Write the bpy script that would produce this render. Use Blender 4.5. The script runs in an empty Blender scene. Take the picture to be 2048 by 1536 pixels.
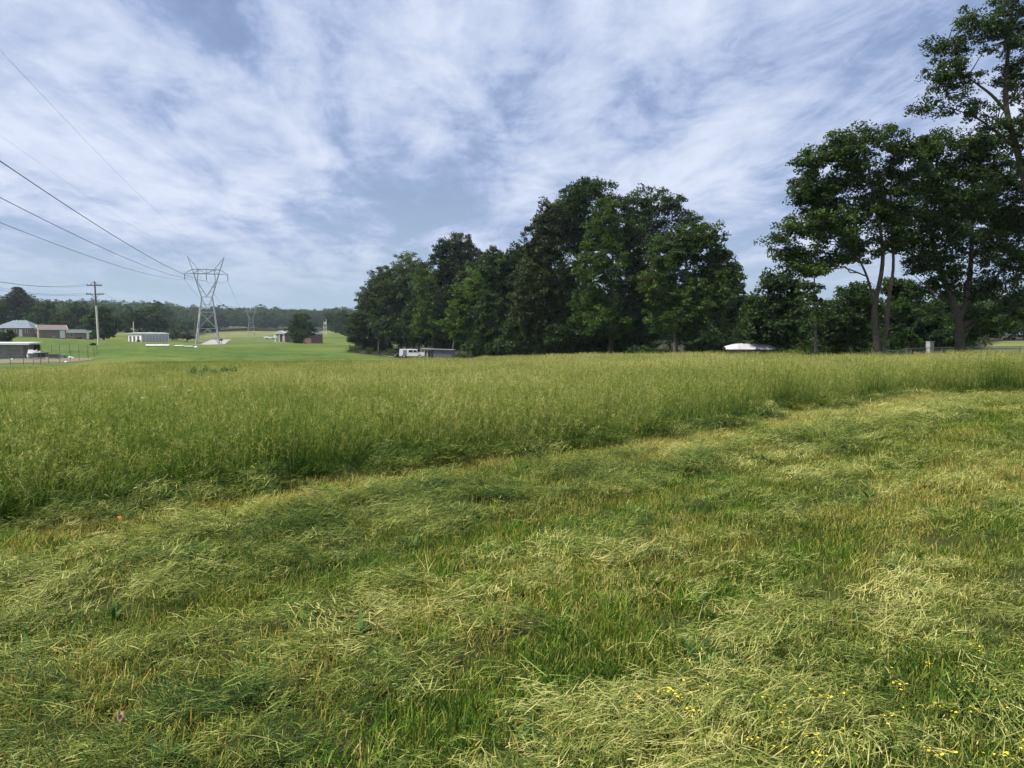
import bpy, math, random
import numpy as np
from mathutils import Vector, Matrix

random.seed(7)
rng = np.random.default_rng(11)
S = bpy.context.scene
COL = S.collection
R = math.radians

# ------------------------------------------------------------------ camera
F = 1500.0                       # focal length in photo pixels (2048 wide)
EYE = 1.6
PITCH = math.atan((768 - 680) / F)
cam_d = bpy.data.cameras.new("camera")
cam = bpy.data.objects.new("camera", cam_d)
COL.objects.link(cam)
cam.location = (0, 0, EYE)
cam.rotation_euler = (math.pi / 2 - PITCH, 0, 0)
cam_d.sensor_width = 36.0
cam_d.lens = 36.0 * F / 2048.0
cam_d.clip_start = 0.05
cam_d.clip_end = 20000
S.camera = cam

# ------------------------------------------------------------------ render, view
S.render.engine = 'CYCLES'
S.view_settings.view_transform = 'Standard'
S.view_settings.look = 'None'
S.view_settings.gamma = 1.0
S.view_settings.exposure = 0.55
S.cycles.use_denoising = True
S.cycles.max_bounces = 5
S.cycles.diffuse_bounces = 2
S.cycles.glossy_bounces = 2
S.cycles.transmission_bounces = 4
S.cycles.volume_bounces = 0
S.cycles.use_adaptive_sampling = True
S.cycles.adaptive_threshold = 0.04

# ------------------------------------------------------------------ sun
SUN_EL, SUN_AZ = 55.0, -106.0       # azimuth clockwise from +Y (view direction)
sd = bpy.data.lights.new("sun", 'SUN')
sd.energy = 5.0
sd.angle = R(4.0)
sd.color = (1.0, 0.95, 0.86)
so = bpy.data.objects.new("sun", sd)
COL.objects.link(so)
to_sun = Vector((math.sin(R(SUN_AZ)) * math.cos(R(SUN_EL)), math.cos(R(SUN_AZ)) * math.cos(R(SUN_EL)), math.sin(R(SUN_EL))))
so.rotation_euler = to_sun.to_track_quat('Z', 'Y').to_euler()
so.location = (0, 0, 60)

# ------------------------------------------------------------------ node helpers
class NT:
    def __init__(s, tree):
        s.t = tree
    def n(s, typ, **kw):
        nd = s.t.nodes.new(typ)
        for k, v in kw.items():
            setattr(nd, k, v)
        return nd
    def l(s, a, b):
        s.t.links.new(a, b)
    def math(s, op, a, b=None, c=None, clamp=False):
        nd = s.n('ShaderNodeMath', operation=op, use_clamp=clamp)
        for i, v in enumerate((a, b, c)):
            if v is None:
                continue
            if isinstance(v, (int, float)):
                nd.inputs[i].default_value = v
            else:
                s.l(v, nd.inputs[i])
        return nd.outputs[0]
    def ramp(s, fac, stops, interp='LINEAR'):
        nd = s.n('ShaderNodeValToRGB')
        nd.color_ramp.interpolation = interp
        e = nd.color_ramp.elements
        while len(e) < len(stops):
            e.new(0.5)
        for el, (p, c) in zip(e, stops):
            el.position = p
            el.color = (c[0], c[1], c[2], 1) if not isinstance(c, (int, float)) else (c, c, c, 1)
        s.l(fac, nd.inputs[0])
        return nd.outputs[0]
    def mix(s, fac, a, b, mode='MIX'):
        nd = s.n('ShaderNodeMix', data_type='RGBA', blend_type=mode)
        for i, v in ((0, fac), (6, a), (7, b)):
            if isinstance(v, (int, float)):
                nd.inputs[i].default_value = v
            elif isinstance(v, tuple):
                nd.inputs[i].default_value = (v[0], v[1], v[2], 1)
            else:
                s.l(v, nd.inputs[i])
        return nd.outputs[2]
    def noise(s, vec, scale, detail=4, rough=0.55, dist=0.0):
        nd = s.n('ShaderNodeTexNoise')
        nd.inputs['Scale'].default_value = scale
        nd.inputs['Detail'].default_value = detail
        nd.inputs['Roughness'].default_value = rough
        nd.inputs['Distortion'].default_value = dist
        if vec is not None:
            s.l(vec, nd.inputs['Vector'])
        return nd.outputs[0]

# ------------------------------------------------------------------ world: sky with a layer of thin high cloud
W = bpy.data.worlds.new("World")
S.world = W
W.use_nodes = True
W.node_tree.nodes.clear()
k = NT(W.node_tree)
sky = k.n('ShaderNodeTexSky', sky_type='NISHITA', sun_disc=False)
sky.sun_elevation = R(SUN_EL)
sky.sun_rotation = R(SUN_AZ)
sky.altitude = 200
sky.air_density = 1.0
sky.dust_density = 0.6
sky.ozone_density = 1.6
bg_sky = k.n('ShaderNodeBackground')
bg_sky.inputs[1].default_value = 0.07
k.l(sky.outputs[0], bg_sky.inputs[0])
tc = k.n('ShaderNodeTexCoord')
sep = k.n('ShaderNodeSeparateXYZ')
k.l(tc.outputs['Generated'], sep.inputs[0])
zc = k.math('MAXIMUM', sep.outputs[2], 0.0)
den = k.math('ADD', zc, 0.11)
ux = k.math('DIVIDE', sep.outputs[0], den)
uy = k.math('DIVIDE', sep.outputs[1], den)
def plane(sx, sy, ox, oy, shear=0.0):
    a = k.math('MULTIPLY_ADD', ux, sx, ox)
    if shear:
        a = k.math('MULTIPLY_ADD', uy, shear, a)
    b = k.math('MULTIPLY_ADD', uy, sy, oy)
    c = k.n('ShaderNodeCombineXYZ')
    k.l(a, c.inputs[0]); k.l(b, c.inputs[1])
    return c.outputs[0]
big = k.noise(plane(0.95, 0.5, 3.1, 1.7, -0.05), 1.0, 3, 0.5, 0.3)
mid = k.noise(plane(2.6, 1.05, 7.3, 2.2, 0.12), 1.0, 8, 0.62, 0.5)
rip = k.noise(plane(6.5, 5.0, 4.3, 5.2, 0.9), 1.0, 7, 0.64, 0.4)
cv = k.math('MULTIPLY', big, 0.62)
cv = k.math('MULTIPLY_ADD', mid, 0.88, cv)
cv = k.math('MULTIPLY_ADD', rip, 0.34, cv)           # mean about 0.92
veil = k.n('ShaderNodeMapRange', interpolation_type='SMOOTHSTEP'); k.l(cv, veil.inputs[0])
veil.inputs[1].default_value = 0.68; veil.inputs[2].default_value = 0.90
veil.inputs[3].default_value = 0.36; veil.inputs[4].default_value = 1.0
white = k.n('ShaderNodeMapRange', interpolation_type='SMOOTHSTEP'); k.l(cv, white.inputs[0])
white.inputs[1].default_value = 0.74; white.inputs[2].default_value = 1.14
ccol = k.mix(white.outputs[0], (0.245, 0.312, 0.495), (0.515, 0.565, 0.675))
bg_c = k.n('ShaderNodeBackground')
bg_c.inputs[1].default_value = 1.0
k.l(ccol, bg_c.inputs[0])
mx = k.n('ShaderNodeMixShader')
k.l(veil.outputs[0], mx.inputs[0]); k.l(bg_sky.outputs[0], mx.inputs[1]); k.l(bg_c.outputs[0], mx.inputs[2])
bg_h = k.n('ShaderNodeBackground')                   # summer haze low over the horizon
bg_h.inputs[0].default_value = (0.275, 0.375, 0.465, 1); bg_h.inputs[1].default_value = 1.0
low = k.n('ShaderNodeMapRange', interpolation_type='SMOOTHSTEP'); k.l(sep.outputs[2], low.inputs[0])
low.inputs[1].default_value = 0.015; low.inputs[2].default_value = 0.15; low.inputs[3].default_value = 0.95; low.inputs[4].default_value = 0.0
mx2 = k.n('ShaderNodeMixShader')
k.l(low.outputs[0], mx2.inputs[0]); k.l(mx.outputs[0], mx2.inputs[1]); k.l(bg_h.outputs[0], mx2.inputs[2])
wo = k.n('ShaderNodeOutputWorld')
k.l(mx2.outputs[0], wo.inputs[0])

# ------------------------------------------------------------------ geometry helpers
CP, SP = math.cos(PITCH), math.sin(PITCH)
def at(px, py, Y):
    """world point seen at photo pixel (px, py) at distance Y ahead"""
    u, v = (px - 1024) / F, (768 - py) / F
    t = Y / (CP + v * SP)
    return np.array([u * t, Y, EYE + (-SP + v * CP) * t])
def xof(px, Y):
    return at(px, 690, Y)[0]
def mpp(Y):                       # metres per photo pixel
    return Y / F

COLS = [
    (-300, [(15, 0), (40, -.8), (60, -1.4), (120, -1.1), (165, 1.4), (225, 2.8), (400, 6), (700, 14), (900, 30), (1400, 42)]),
    (0,    [(15, 0), (40, -.8), (60, -1.4), (120, -1.1), (165, 1.4), (225, 2.8), (400, 6), (700, 14), (900, 30), (1400, 42)]),
    (290,  [(15, 0), (50, -.9), (80, -1.5), (120, -.5), (200, .9), (240, 1.3), (350, 3.5), (500, 6.3), (700, 12), (900, 28), (1400, 40)]),
    (420,  [(15, 0), (50, -.9), (85, -1.6), (150, -.2), (230, .1), (300, 1.6), (450, 3.2), (610, 4.2), (710, 9.8), (950, 22), (1400, 34)]),
    (560,  [(15, 0), (50, -.9), (95, -1.8), (150, -.7), (250, 1.1), (400, 3.2), (610, 4.4), (710, 10.5), (1000, 23), (1400, 32)]),
    (680,  [(15, 0), (50, -.8), (100, -1.9), (150, -.8), (250, .6), (300, 2.8), (400, 5), (700, 10), (1000, 20), (1400, 30)]),
    (850,  [(15, 0), (50, -.6), (110, -1.7), (150, -1.9), (200, -1.8), (300, 0), (400, 2), (700, 6), (1400, 15)]),
    (1200, [(15, 0), (50, -.3), (90, -1.0), (150, -1.2), (300, 0), (700, 5), (1400, 10)]),
    (1500, [(15, 0), (40, -.1), (60, -.4), (100, -.6), (300, 1), (700, 5), (1400, 10)]),
    (2048, [(15, 0), (48, 0), (100, 1.3), (200, 2.5), (700, 6), (1400, 10)]),
    (2500, [(15, 0), (48, 0), (100, 1.3), (200, 2.5), (700, 6), (1400, 10)]),
]
CPX = np.array([c[0] for c in COLS], float)

def vhash(ix, iy, seed):
    h = (ix.astype(np.int64) * 374761393 + iy.astype(np.int64) * 668265263 + seed * 974711) & 0xffffffff
    h = ((h ^ (h >> 13)) * 1274126177) & 0xffffffff
    return ((h ^ (h >> 16)) & 0xffff) / 65535.0
def vnoise(x, y, scale, seed=0):
    x = np.asarray(x, float) * scale; y = np.asarray(y, float) * scale
    ix, iy = np.floor(x), np.floor(y)
    fx, fy = x - ix, y - iy
    fx = fx * fx * (3 - 2 * fx); fy = fy * fy * (3 - 2 * fy)
    a = vhash(ix, iy, seed); b = vhash(ix + 1, iy, seed); c = vhash(ix, iy + 1, seed); d = vhash(ix + 1, iy + 1, seed)
    return (a * (1 - fx) + b * fx) * (1 - fy) + (c * (1 - fx) + d * fx) * fy
def fbm(x, y, scale, seed=0, o=3):
    s = 0; w = 0
    for i in range(o):
        s = s + vnoise(x, y, scale * 2 ** i, seed + i * 17) * 0.5 ** i
        w += 0.5 ** i
    return s / w

# boundary between standing hay and mown ground (x, y), left to right
EDGE = np.array([(-60, -52), (-14, -4), (-8, 2.4), (-4.3, 6.3), (-1.9, 8.8), (0.3, 10.4), (3.2, 12.7), (5.0, 15.0), (5.7, 16.6), (7.0, 16.7),
                 (8.4, 18.2), (10.8, 20.9), (14.9, 22.0), (30, 24), (90, 27)], float)
FARB = [(2400, 47), (2048, 46), (1750, 47), (1500, 60), (1300, 74), (1200, 85), (1000, 97), (850, 108), (760, 100), (650, 98), (350, 80), (150, 66), (0, 58), (-200, 55), (-500, 52)]
POLY = np.vstack([EDGE, np.array([(xof(p, d), d) for p, d in FARB]), [(-90, 20)]])
def inside(x, y, P=POLY):
    r = np.zeros(np.shape(x), bool)
    j = len(P) - 1
    for i in range(len(P)):
        xi, yi = P[i]; xj, yj = P[j]
        c = ((yi > y) != (yj > y)) & (x < (xj - xi) * (y - yi) / ((yj - yi) + 1e-12) + xi)
        r ^= c
        j = i
    return r
def edge_dist(x, y):
    """distance to the mown edge (unsigned) and the edge's direction there"""
    best = np.full(np.shape(x), 1e9); ang = np.zeros(np.shape(x))
    for a, b in zip(EDGE[:-1], EDGE[1:]):
        d = b - a; L2 = d @ d
        t = np.clip(((x - a[0]) * d[0] + (y - a[1]) * d[1]) / L2, 0, 1)
        dd = np.hypot(x - a[0] - t * d[0], y - a[1] - t * d[1])
        m = dd < best
        best = np.where(m, dd, best); ang = np.where(m, math.atan2(d[1], d[0]), ang)
    return best, ang
BANDS_S = [0, .25, .45, .85, 1.1, 2.75, 2.95, 3.3, 3.5, 4.65, 4.85, 5.25, 5.45, 6.9, 7.1, 7.5, 7.7, 30]
BANDS_C = [.7, .6, .08, .08, .9, .95, .25, .2, 1.0, 1.0, .08, .08, 1.0, .95, .2, .2, .85, .85]
def along(x, y, stretch=.3):
    return (x + y) * .7071 * stretch, (y - x) * .7071
def clip_cover(x, y):
    """how much cut hay lies here, 0..1: rows left by the mower along the edge"""
    s, _ = edge_dist(x, y)
    s = s + (fbm(x, y, 0.3, 3) - .5) * .7
    c = np.interp(np.maximum(s, 0), BANDS_S, BANDS_C)
    t = (x + y) * .7071
    thin = np.clip((t - 1.9) / 1.2, 0, 1) * np.clip((s - 3.0) / .6, 0, 1)      # less hay was thrown on the newest rounds
    c = c * (1 - .45 * thin) + thin * (fbm(*along(x, y, .5), .9, 14, 2) - .5) * .9
    return np.clip(c + (fbm(*along(x, y), 1.5, 9, 3) - .5) * .6, 0, 1)

def ground(x, y):
    x = np.asarray(x, float); y = np.asarray(y, float)
    shp = np.broadcast(x, y).shape
    x = np.broadcast_to(x, shp).ravel(); y = np.broadcast_to(y, shp).ravel()
    ye = np.maximum(y, 6.0)
    px = np.clip(1024 + F * x / ye, CPX[0], CPX[-1] - 1e-6)
    ld = np.log(np.maximum(y, 1.0))
    prof = np.stack([np.interp(ld, np.log([p[0] for p in c[1]]), [p[1] for p in c[1]]) for c in COLS])
    i = np.clip(np.searchsorted(CPX, px, side='right') - 1, 0, len(CPX) - 2)
    f = (px - CPX[i]) / (CPX[i + 1] - CPX[i])
    f = f * f * (3 - 2 * f)
    n = np.arange(len(px))
    z = prof[i, n] * (1 - f) + prof[i + 1, n] * f
    z = z + (fbm(x, y, 0.22, 5, 2) - .5) * 0.10
    near = (np.abs(x) < 40) & (y < 30)
    if near.any():
        xn, yn = x[near], y[near]
        z[near] += (clip_cover(xn, yn) - .3) * 0.035 * np.clip((30 - yn) / 8, 0, 1) + (fbm(xn, yn, 1.5, 21, 3) - .5) * 0.08 + (vnoise(xn, yn, 4.5, 23) - .5) * 0.05
    return z.reshape(shp)
def gz(x, y):
    return float(ground(np.array([x]), np.array([y]))[0])

# ------------------------------------------------------------------ mesh helpers
def new_mesh(name, verts, faces, mat=None, smooth=False, attrs=None, mids=None):
    me = bpy.data.meshes.new(name)
    verts = np.asarray(verts, np.float32).reshape(-1, 3)
    if isinstance(faces, np.ndarray):
        nf, kk = faces.shape
        me.vertices.add(len(verts)); me.vertices.foreach_set('co', verts.ravel())
        me.loops.add(nf * kk); me.loops.foreach_set('vertex_index', faces.astype(np.int32).ravel())
        me.polygons.add(nf)
        me.polygons.foreach_set('loop_start', np.arange(0, nf * kk, kk, dtype=np.int32))
        try:
            me.polygons.foreach_set('loop_total', np.full(nf, kk, np.int32))
        except Exception:
            pass
    else:
        me.from_pydata(verts.tolist(), [], [list(f) for f in faces])
    if attrs:
        for an, av in attrs.items():
            a = me.attributes.new(an, 'FLOAT', 'POINT')
            a.data.foreach_set('value', np.asarray(av, np.float32).ravel())
    mats = mat if isinstance(mat, (list, tuple)) else [mat]
    for m in mats:
        if m is not None:
            me.materials.append(m)
    if mids is not None:
        me.polygons.foreach_set('material_index', np.asarray(mids, np.int32))
    if smooth:
        me.polygons.foreach_set('use_smooth', np.ones(len(me.polygons), bool))
    me.update(calc_edges=True)
    return me
def tag(o, label=None, cat=None, group=None, kind=None):
    if label: o['label'] = label
    if cat: o['category'] = cat
    if group: o['group'] = group
    if kind: o['kind'] = kind
    return o
def link(name, me, parent=None, loc=None):
    o = bpy.data.objects.new(name, me)
    COL.objects.link(o)
    if loc is not None: o.location = loc
    if parent is not None: o.parent = parent
    return o
def empty(name, loc, label, cat, group=None, rz=0.0):
    o = bpy.data.objects.new(name, None)
    COL.objects.link(o)
    o.empty_display_size = 0.3
    o.location = loc
    o.rotation_euler = (0, 0, rz)
    return tag(o, label, cat, group)
def copy_tree(o, parent=None):
    c = o.copy(); COL.objects.link(c)
    if parent is not None: c.parent = parent
    for ch in list(o.children):
        copy_tree(ch, c)
    return c

class MB:
    """collects boxes, bars, tubes and polygons into one mesh"""
    def __init__(s):
        s.v = []; s.f = []; s.n = 0
    def add(s, verts, faces):
        verts = [tuple(map(float, p)) for p in verts]
        s.f += [tuple(i + s.n for i in f) for f in faces]
        s.v += verts; s.n += len(verts)
        return s
    def box(s, x0, x1, y0, y1, z0, z1):
        return s.add([(x0, y0, z0), (x1, y0, z0), (x1, y1, z0), (x0, y1, z0), (x0, y0, z1), (x1, y0, z1), (x1, y1, z1), (x0, y1, z1)],
                     [(0, 3, 2, 1), (4, 5, 6, 7), (0, 1, 5, 4), (1, 2, 6, 5), (2, 3, 7, 6), (3, 0, 4, 7)])
    def bar(s, a, b, w, h=None):
        a = Vector(a); b = Vector(b); h = h or w
        d = (b - a).normalized()
        u = d.cross(Vector((0, 0, 1)))
        if u.length < 1e-3: u = Vector((1, 0, 0))
        u.normalize(); q = d.cross(u)
        c = []
        for p in (a, b):
            for su, sq in ((-1, -1), (1, -1), (1, 1), (-1, 1)):
                c.append(p + u * su * w / 2 + q * sq * h / 2)
        return s.add(c, [(0, 1, 2, 3), (7, 6, 5, 4), (0, 4, 5, 1), (1, 5, 6, 2), (2, 6, 7, 3), (3, 7, 4, 0)])
    def tube(s, pts, rad, n=8, cap=True):
        pts = [Vector(p) for p in pts]
        if isinstance(rad, (int, float)): rad = [rad] * len(pts)
        vs = []; fs = []
        up = None
        for i, p in enumerate(pts):
            d = (pts[min(i + 1, len(pts) - 1)] - pts[max(i - 1, 0)]).normalized()
            if up is None:
                up = Vector((1, 0, 0)) if abs(d.x) < .9 else Vector((0, 1, 0))
            u = (up - d * up.dot(d)).normalized(); q = d.cross(u); up = u
            for j in range(n):
                a = 2 * math.pi * j / n
                vs.append(p + (u * math.cos(a) + q * math.sin(a)) * rad[i])
        for i in range(len(pts) - 1):
            for j in range(n):
                a = i * n + j; b = i * n + (j + 1) % n
                fs.append((a, b, b + n, a + n))
        if cap:
            fs.append(tuple(range(n - 1, -1, -1))); fs.append(tuple(range((len(pts) - 1) * n, len(pts) * n)))
        return s.add(vs, fs)
    def cyl(s, c, axis, r, L, n=16):
        c = Vector(c); axis = Vector(axis).normalized()
        return s.tube([c - axis * L / 2, c + axis * L / 2], r, n)
    def prism(s, prof, x0, x1, axis='y'):
        """extrude a 2-D profile [(a, z)] along x ('x') or y ('y')"""
        n = len(prof)
        if axis == 'x':
            vs = [(x0, a, z) for a, z in prof] + [(x1, a, z) for a, z in prof]
        else:
            vs = [(a, x0, z) for a, z in prof] + [(a, x1, z) for a, z in prof]
        fs = [tuple(range(n)), tuple(range(2 * n - 1, n - 1, -1))]
        fs += [(i, i + n, (i + 1) % n + n, (i + 1) % n) for i in range(n)]
        return s.add(vs, fs)
    def build(s, name, mat, parent=None, loc=None, smooth=False, bevel=0):
        me = new_mesh(name, s.v, s.f, mat, smooth)
        import bmesh
        bm = bmesh.new(); bm.from_mesh(me)
        bmesh.ops.recalc_face_normals(bm, faces=bm.faces[:])
        if bevel:
            bmesh.ops.bevel(bm, geom=bm.edges[:], offset=bevel, segments=2, affect='EDGES', profile=0.6)
        bm.to_mesh(me); bm.free()
        return link(name, me, parent, loc)

# ------------------------------------------------------------------ materials
MATS = {}
def mat(name, col, rough=0.7, metal=0.0, var=0.25, scale=3.0, spec=0.3, bump=0.0, col2=None):
    if name in MATS: return MATS[name]
    m = bpy.data.materials.new(name); m.use_nodes = True
    k = NT(m.node_tree); b = m.node_tree.nodes['Principled BSDF']
    tcn = k.n('ShaderNodeTexCoord')
    nz = k.noise(tcn.outputs['Object'], scale, 6, 0.6, 0.3)
    d = col2 or tuple(c * (1 - var) for c in col)
    l = tuple(min(1, c * (1 + var * .6)) for c in col)
    cc = k.ramp(nz, [(0.25, d), (0.55, col), (0.8, l)])
    k.l(cc, b.inputs['Base Color'])
    b.inputs['Roughness'].default_value = rough
    b.inputs['Metallic'].default_value = metal
    b.inputs['Specular IOR Level'].default_value = spec
    if bump:
        bn = k.n('ShaderNodeBump'); bn.inputs['Strength'].default_value = bump; bn.inputs['Distance'].default_value = 0.02
        k.l(k.noise(tcn.outputs['Object'], scale * 6, 4), bn.inputs['Height']); k.l(bn.outputs[0], b.inputs['Normal'])
    MATS[name] = m
    return m
def leaf_mat(name, stops, transl=0.35, rough=0.6, spec=0.12, inst=True, rnd=0.25, tw=1.0):
    """foliage: colour from a per-leaf tint, shifted per plant; part of the light passes through"""
    m = bpy.data.materials.new(name); m.use_nodes = True
    t = m.node_tree; t.nodes.clear(); k = NT(t)
    at_ = k.n('ShaderNodeAttribute', attribute_name='tint')
    f = k.math('MULTIPLY', at_.outputs['Fac'], tw)
    if inst:
        ai = k.n('ShaderNodeAttribute', attribute_name='tone', attribute_type='INSTANCER')
        f = k.math('ADD', f, ai.outputs['Fac'])
    oi = k.n('ShaderNodeObjectInfo')
    f = k.math('ADD', f, k.math('MULTIPLY', k.math('SUBTRACT', oi.outputs['Random'], 0.5), rnd), clamp=True)
    col = k.ramp(f, stops)
    p = k.n('ShaderNodeBsdfPrincipled')
    p.inputs['Roughness'].default_value = rough
    p.inputs['Specular IOR Level'].default_value = spec
    k.l(col, p.inputs['Base Color'])
    tr = k.n('ShaderNodeBsdfTranslucent')
    tcol = k.mix(1.0, col, (1.12, 1.1, 0.68), 'MULTIPLY')
    k.l(tcol, tr.inputs[0])
    mx = k.n('ShaderNodeMixShader'); mx.inputs[0].default_value = transl
    k.l(p.outputs[0], mx.inputs[1]); k.l(tr.outputs[0], mx.inputs[2])
    o = k.n('ShaderNodeOutputMaterial'); k.l(mx.outputs[0], o.inputs[0])
    MATS[name] = m
    return m

M_TALL = leaf_mat('hay_standing', [(0.0, (0.036, 0.095, 0.012)), (0.35, (0.142, 0.218, 0.036)), (0.65, (0.270, 0.296, 0.078)), (1.0, (0.53, 0.49, 0.23))], 0.45)
M_STUB = leaf_mat('stubble', [(0.0, (0.028, 0.080, 0.009)), (0.4, (0.145, 0.205, 0.028)), (0.7, (0.33, 0.305, 0.064)), (1.0, (0.57, 0.46, 0.17))], 0.36)
M_CLIP = leaf_mat('cut_hay', [(0.0, (0.020, 0.055, 0.009)), (0.35, (0.122, 0.178, 0.030)), (0.7, (0.31, 0.33, 0.080)), (1.0, (0.54, 0.515, 0.20))], 0.32)
M_TUFT = leaf_mat('green_tuft', [(0.0, (0.022, 0.074, 0.008)), (0.5, (0.090, 0.200, 0.017)), (1.0, (0.235, 0.35, 0.04))], 0.41)
M_WEED = leaf_mat('weed_leaf', [(0.0, (0.03, 0.075, 0.018)), (1.0, (0.09, 0.17, 0.04))], 0.3)
M_WHITEFL = mat('white_petals', (0.75, 0.75, 0.68), 0.8, var=0.1)
M_YELLOWFL = mat('yellow_petals', (0.70, 0.58, 0.04), 0.7, var=0.2, scale=30, col2=(0.55, 0.36, 0.02))
M_BARK = mat('bark', (0.085, 0.068, 0.052), 0.9, var=0.5, scale=6, bump=0.6)
M_BARKG = mat('bark_grey', (0.15, 0.13, 0.11), 0.9, var=0.45, scale=5, bump=0.6)
def crown_mat(name, dark, light):
    midc = tuple((a + b) / 2 for a, b in zip(dark, light))
    return leaf_mat(name, [(0.0, dark), (0.5, midc), (1.0, light)], 0.35, 0.55, 0.16, inst=False, rnd=0.2)
M_LEAF = {
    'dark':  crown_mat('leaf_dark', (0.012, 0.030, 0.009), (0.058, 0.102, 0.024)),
    'mid':   crown_mat('leaf_mid', (0.014, 0.036, 0.008), (0.072, 0.125, 0.022)),
    'bright': crown_mat('leaf_bright', (0.020, 0.052, 0.008), (0.105, 0.180, 0.024)),
    'grey':  crown_mat('leaf_grey', (0.018, 0.034, 0.014), (0.075, 0.110, 0.042)),
    'brown': crown_mat('leaf_brownish', (0.016, 0.028, 0.010), (0.066, 0.086, 0.028)),
    'pale':  crown_mat('leaf_pale', (0.034, 0.060, 0.020), (0.13, 0.185, 0.075)),
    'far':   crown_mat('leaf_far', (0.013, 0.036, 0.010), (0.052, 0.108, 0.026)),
    'conifer': crown_mat('needle', (0.014, 0.030, 0.016), (0.04, 0.065, 0.032)),
}

# ------------------------------------------------------------------ ground sheet
def gp_(px, d):
    return (xof(px, d), d)
def build_ground():
    def axis(lo, hi, n, fine):
        t = np.linspace(math.asinh(lo / fine), math.asinh(hi / fine), n)
        return np.sinh(t) * fine
    xs = axis(-2600, 2600, 440, 5.0)
    ys = np.concatenate([np.linspace(-260, -6, 20)[:-1], np.linspace(-6, 2, 16)[:-1], np.linspace(2, 26, 200)[:-1], np.geomspace(26, 3400, 170)])
    X, Y = np.meshgrid(xs, ys)
    Z = ground(X, Y)
    nx, ny = len(xs), len(ys)
    V = np.stack([X, Y, Z], -1).reshape(-1, 3)
    ii = (np.arange(ny - 1)[:, None] * nx + np.arange(nx - 1)[None, :]).ravel()
    Fq = np.stack([ii, ii + 1, ii + nx + 1, ii + nx], 1)
    hay = inside(X.ravel(), Y.ravel()).astype(float)
    far = np.clip((Y.ravel() - 330) / 120, 0, 1) * (X.ravel() < 0.05 * Y.ravel())
    far = np.maximum(far, (X.ravel() > .6 * Y.ravel()) & (Y.ravel() > 52) & (Y.ravel() < 125))
    m = bpy.data.materials.new('ground_cover'); m.use_nodes = True
    k = NT(m.node_tree); b = m.node_tree.nodes['Principled BSDF']
    ge = k.n('ShaderNodeNewGeometry')
    n1 = k.noise(ge.outputs['Position'], 0.035, 5, 0.6, 0.5)
    n2 = k.noise(ge.outputs['Position'], 0.6, 6, 0.65)
    n3 = k.noise(ge.outputs['Position'], 9.0, 5, 0.7)
    n4 = k.noise(ge.outputs['Position'], 0.16, 6, 0.7, 0.8)
    lawn = k.ramp(n1, [(0.32, (0.042, 0.088, 0.012)), (0.5, (0.062, 0.115, 0.015)), (0.68, (0.110, 0.140, 0.022))])
    lawn = k.mix(k.ramp(n4, [(0.36, 0.9), (0.6, 0.0)]), lawn, (0.026, 0.060, 0.010))
    lawn = k.mix(k.ramp(n2, [(0.45, 0.0), (0.72, 0.8)]), lawn, (0.150, 0.170, 0.038))
    n5 = k.noise(ge.outputs['Position'], 0.012, 3, 0.6, 0.4)
    lawn = k.mix(k.ramp(n5, [(0.45, 0.0), (0.62, 0.6)]), lawn, (0.140, 0.160, 0.035))
    field = k.ramp(n1, [(0.3, (0.10, 0.125, 0.04)), (0.7, (0.17, 0.17, 0.06))])
    shaded_soil = k.ramp(n3, [(0.3, (0.020, 0.024, 0.007)), (0.6, (0.05, 0.055, 0.014)), (0.8, (0.10, 0.09, 0.03))])  # soil, darkened to deepen the shadows between grass clumps
    a_h = k.n('ShaderNodeAttribute', attribute_name='hay'); a_f = k.n('ShaderNodeAttribute', attribute_name='farfield')
    a_n = k.n('ShaderNodeAttribute', attribute_name='thatch')
    c = k.mix(a_f.outputs['Fac'], lawn, field)
    c = k.mix(a_h.outputs['Fac'], c, (0.075, 0.085, 0.022))
    c = k.mix(a_n.outputs['Fac'], c, shaded_soil)
    a_w = k.n('ShaderNodeAttribute', attribute_name='litter_shade')
    c = k.mix(a_w.outputs['Fac'], c, k.ramp(n2, [(0.35, (0.022, 0.021, 0.011)), (0.7, (0.045, 0.045, 0.02))]))  # wood floor litter, coloured extra dark to stand for shade under the grove
    k.l(c, b.inputs['Base Color'])
    b.inputs['Roughness'].default_value = 0.95
    b.inputs['Specular IOR Level'].default_value = 0.1
    bn = k.n('ShaderNodeBump'); bn.inputs['Strength'].default_value = 0.7; bn.inputs['Distance'].default_value = 0.12
    k.l(n2, bn.inputs['Height']); k.l(bn.outputs[0], b.inputs['Normal'])
    thatch = ((Y.ravel() < 40) & (hay < .5)).astype(float)
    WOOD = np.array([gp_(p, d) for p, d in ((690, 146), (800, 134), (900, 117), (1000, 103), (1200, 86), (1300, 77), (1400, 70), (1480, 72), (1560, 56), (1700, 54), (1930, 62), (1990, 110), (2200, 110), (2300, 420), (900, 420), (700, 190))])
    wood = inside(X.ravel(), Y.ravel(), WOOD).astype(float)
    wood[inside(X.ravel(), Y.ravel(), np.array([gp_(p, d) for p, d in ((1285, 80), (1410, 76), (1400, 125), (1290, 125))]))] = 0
    me = new_mesh('ground', V, Fq, m, True, {'hay': hay, 'farfield': far, 'thatch': thatch, 'litter_shade': wood})
    tag(link('ground', me), 'rolling grass ground under the hay field and lawns', None, None, 'structure')
build_ground()

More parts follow.
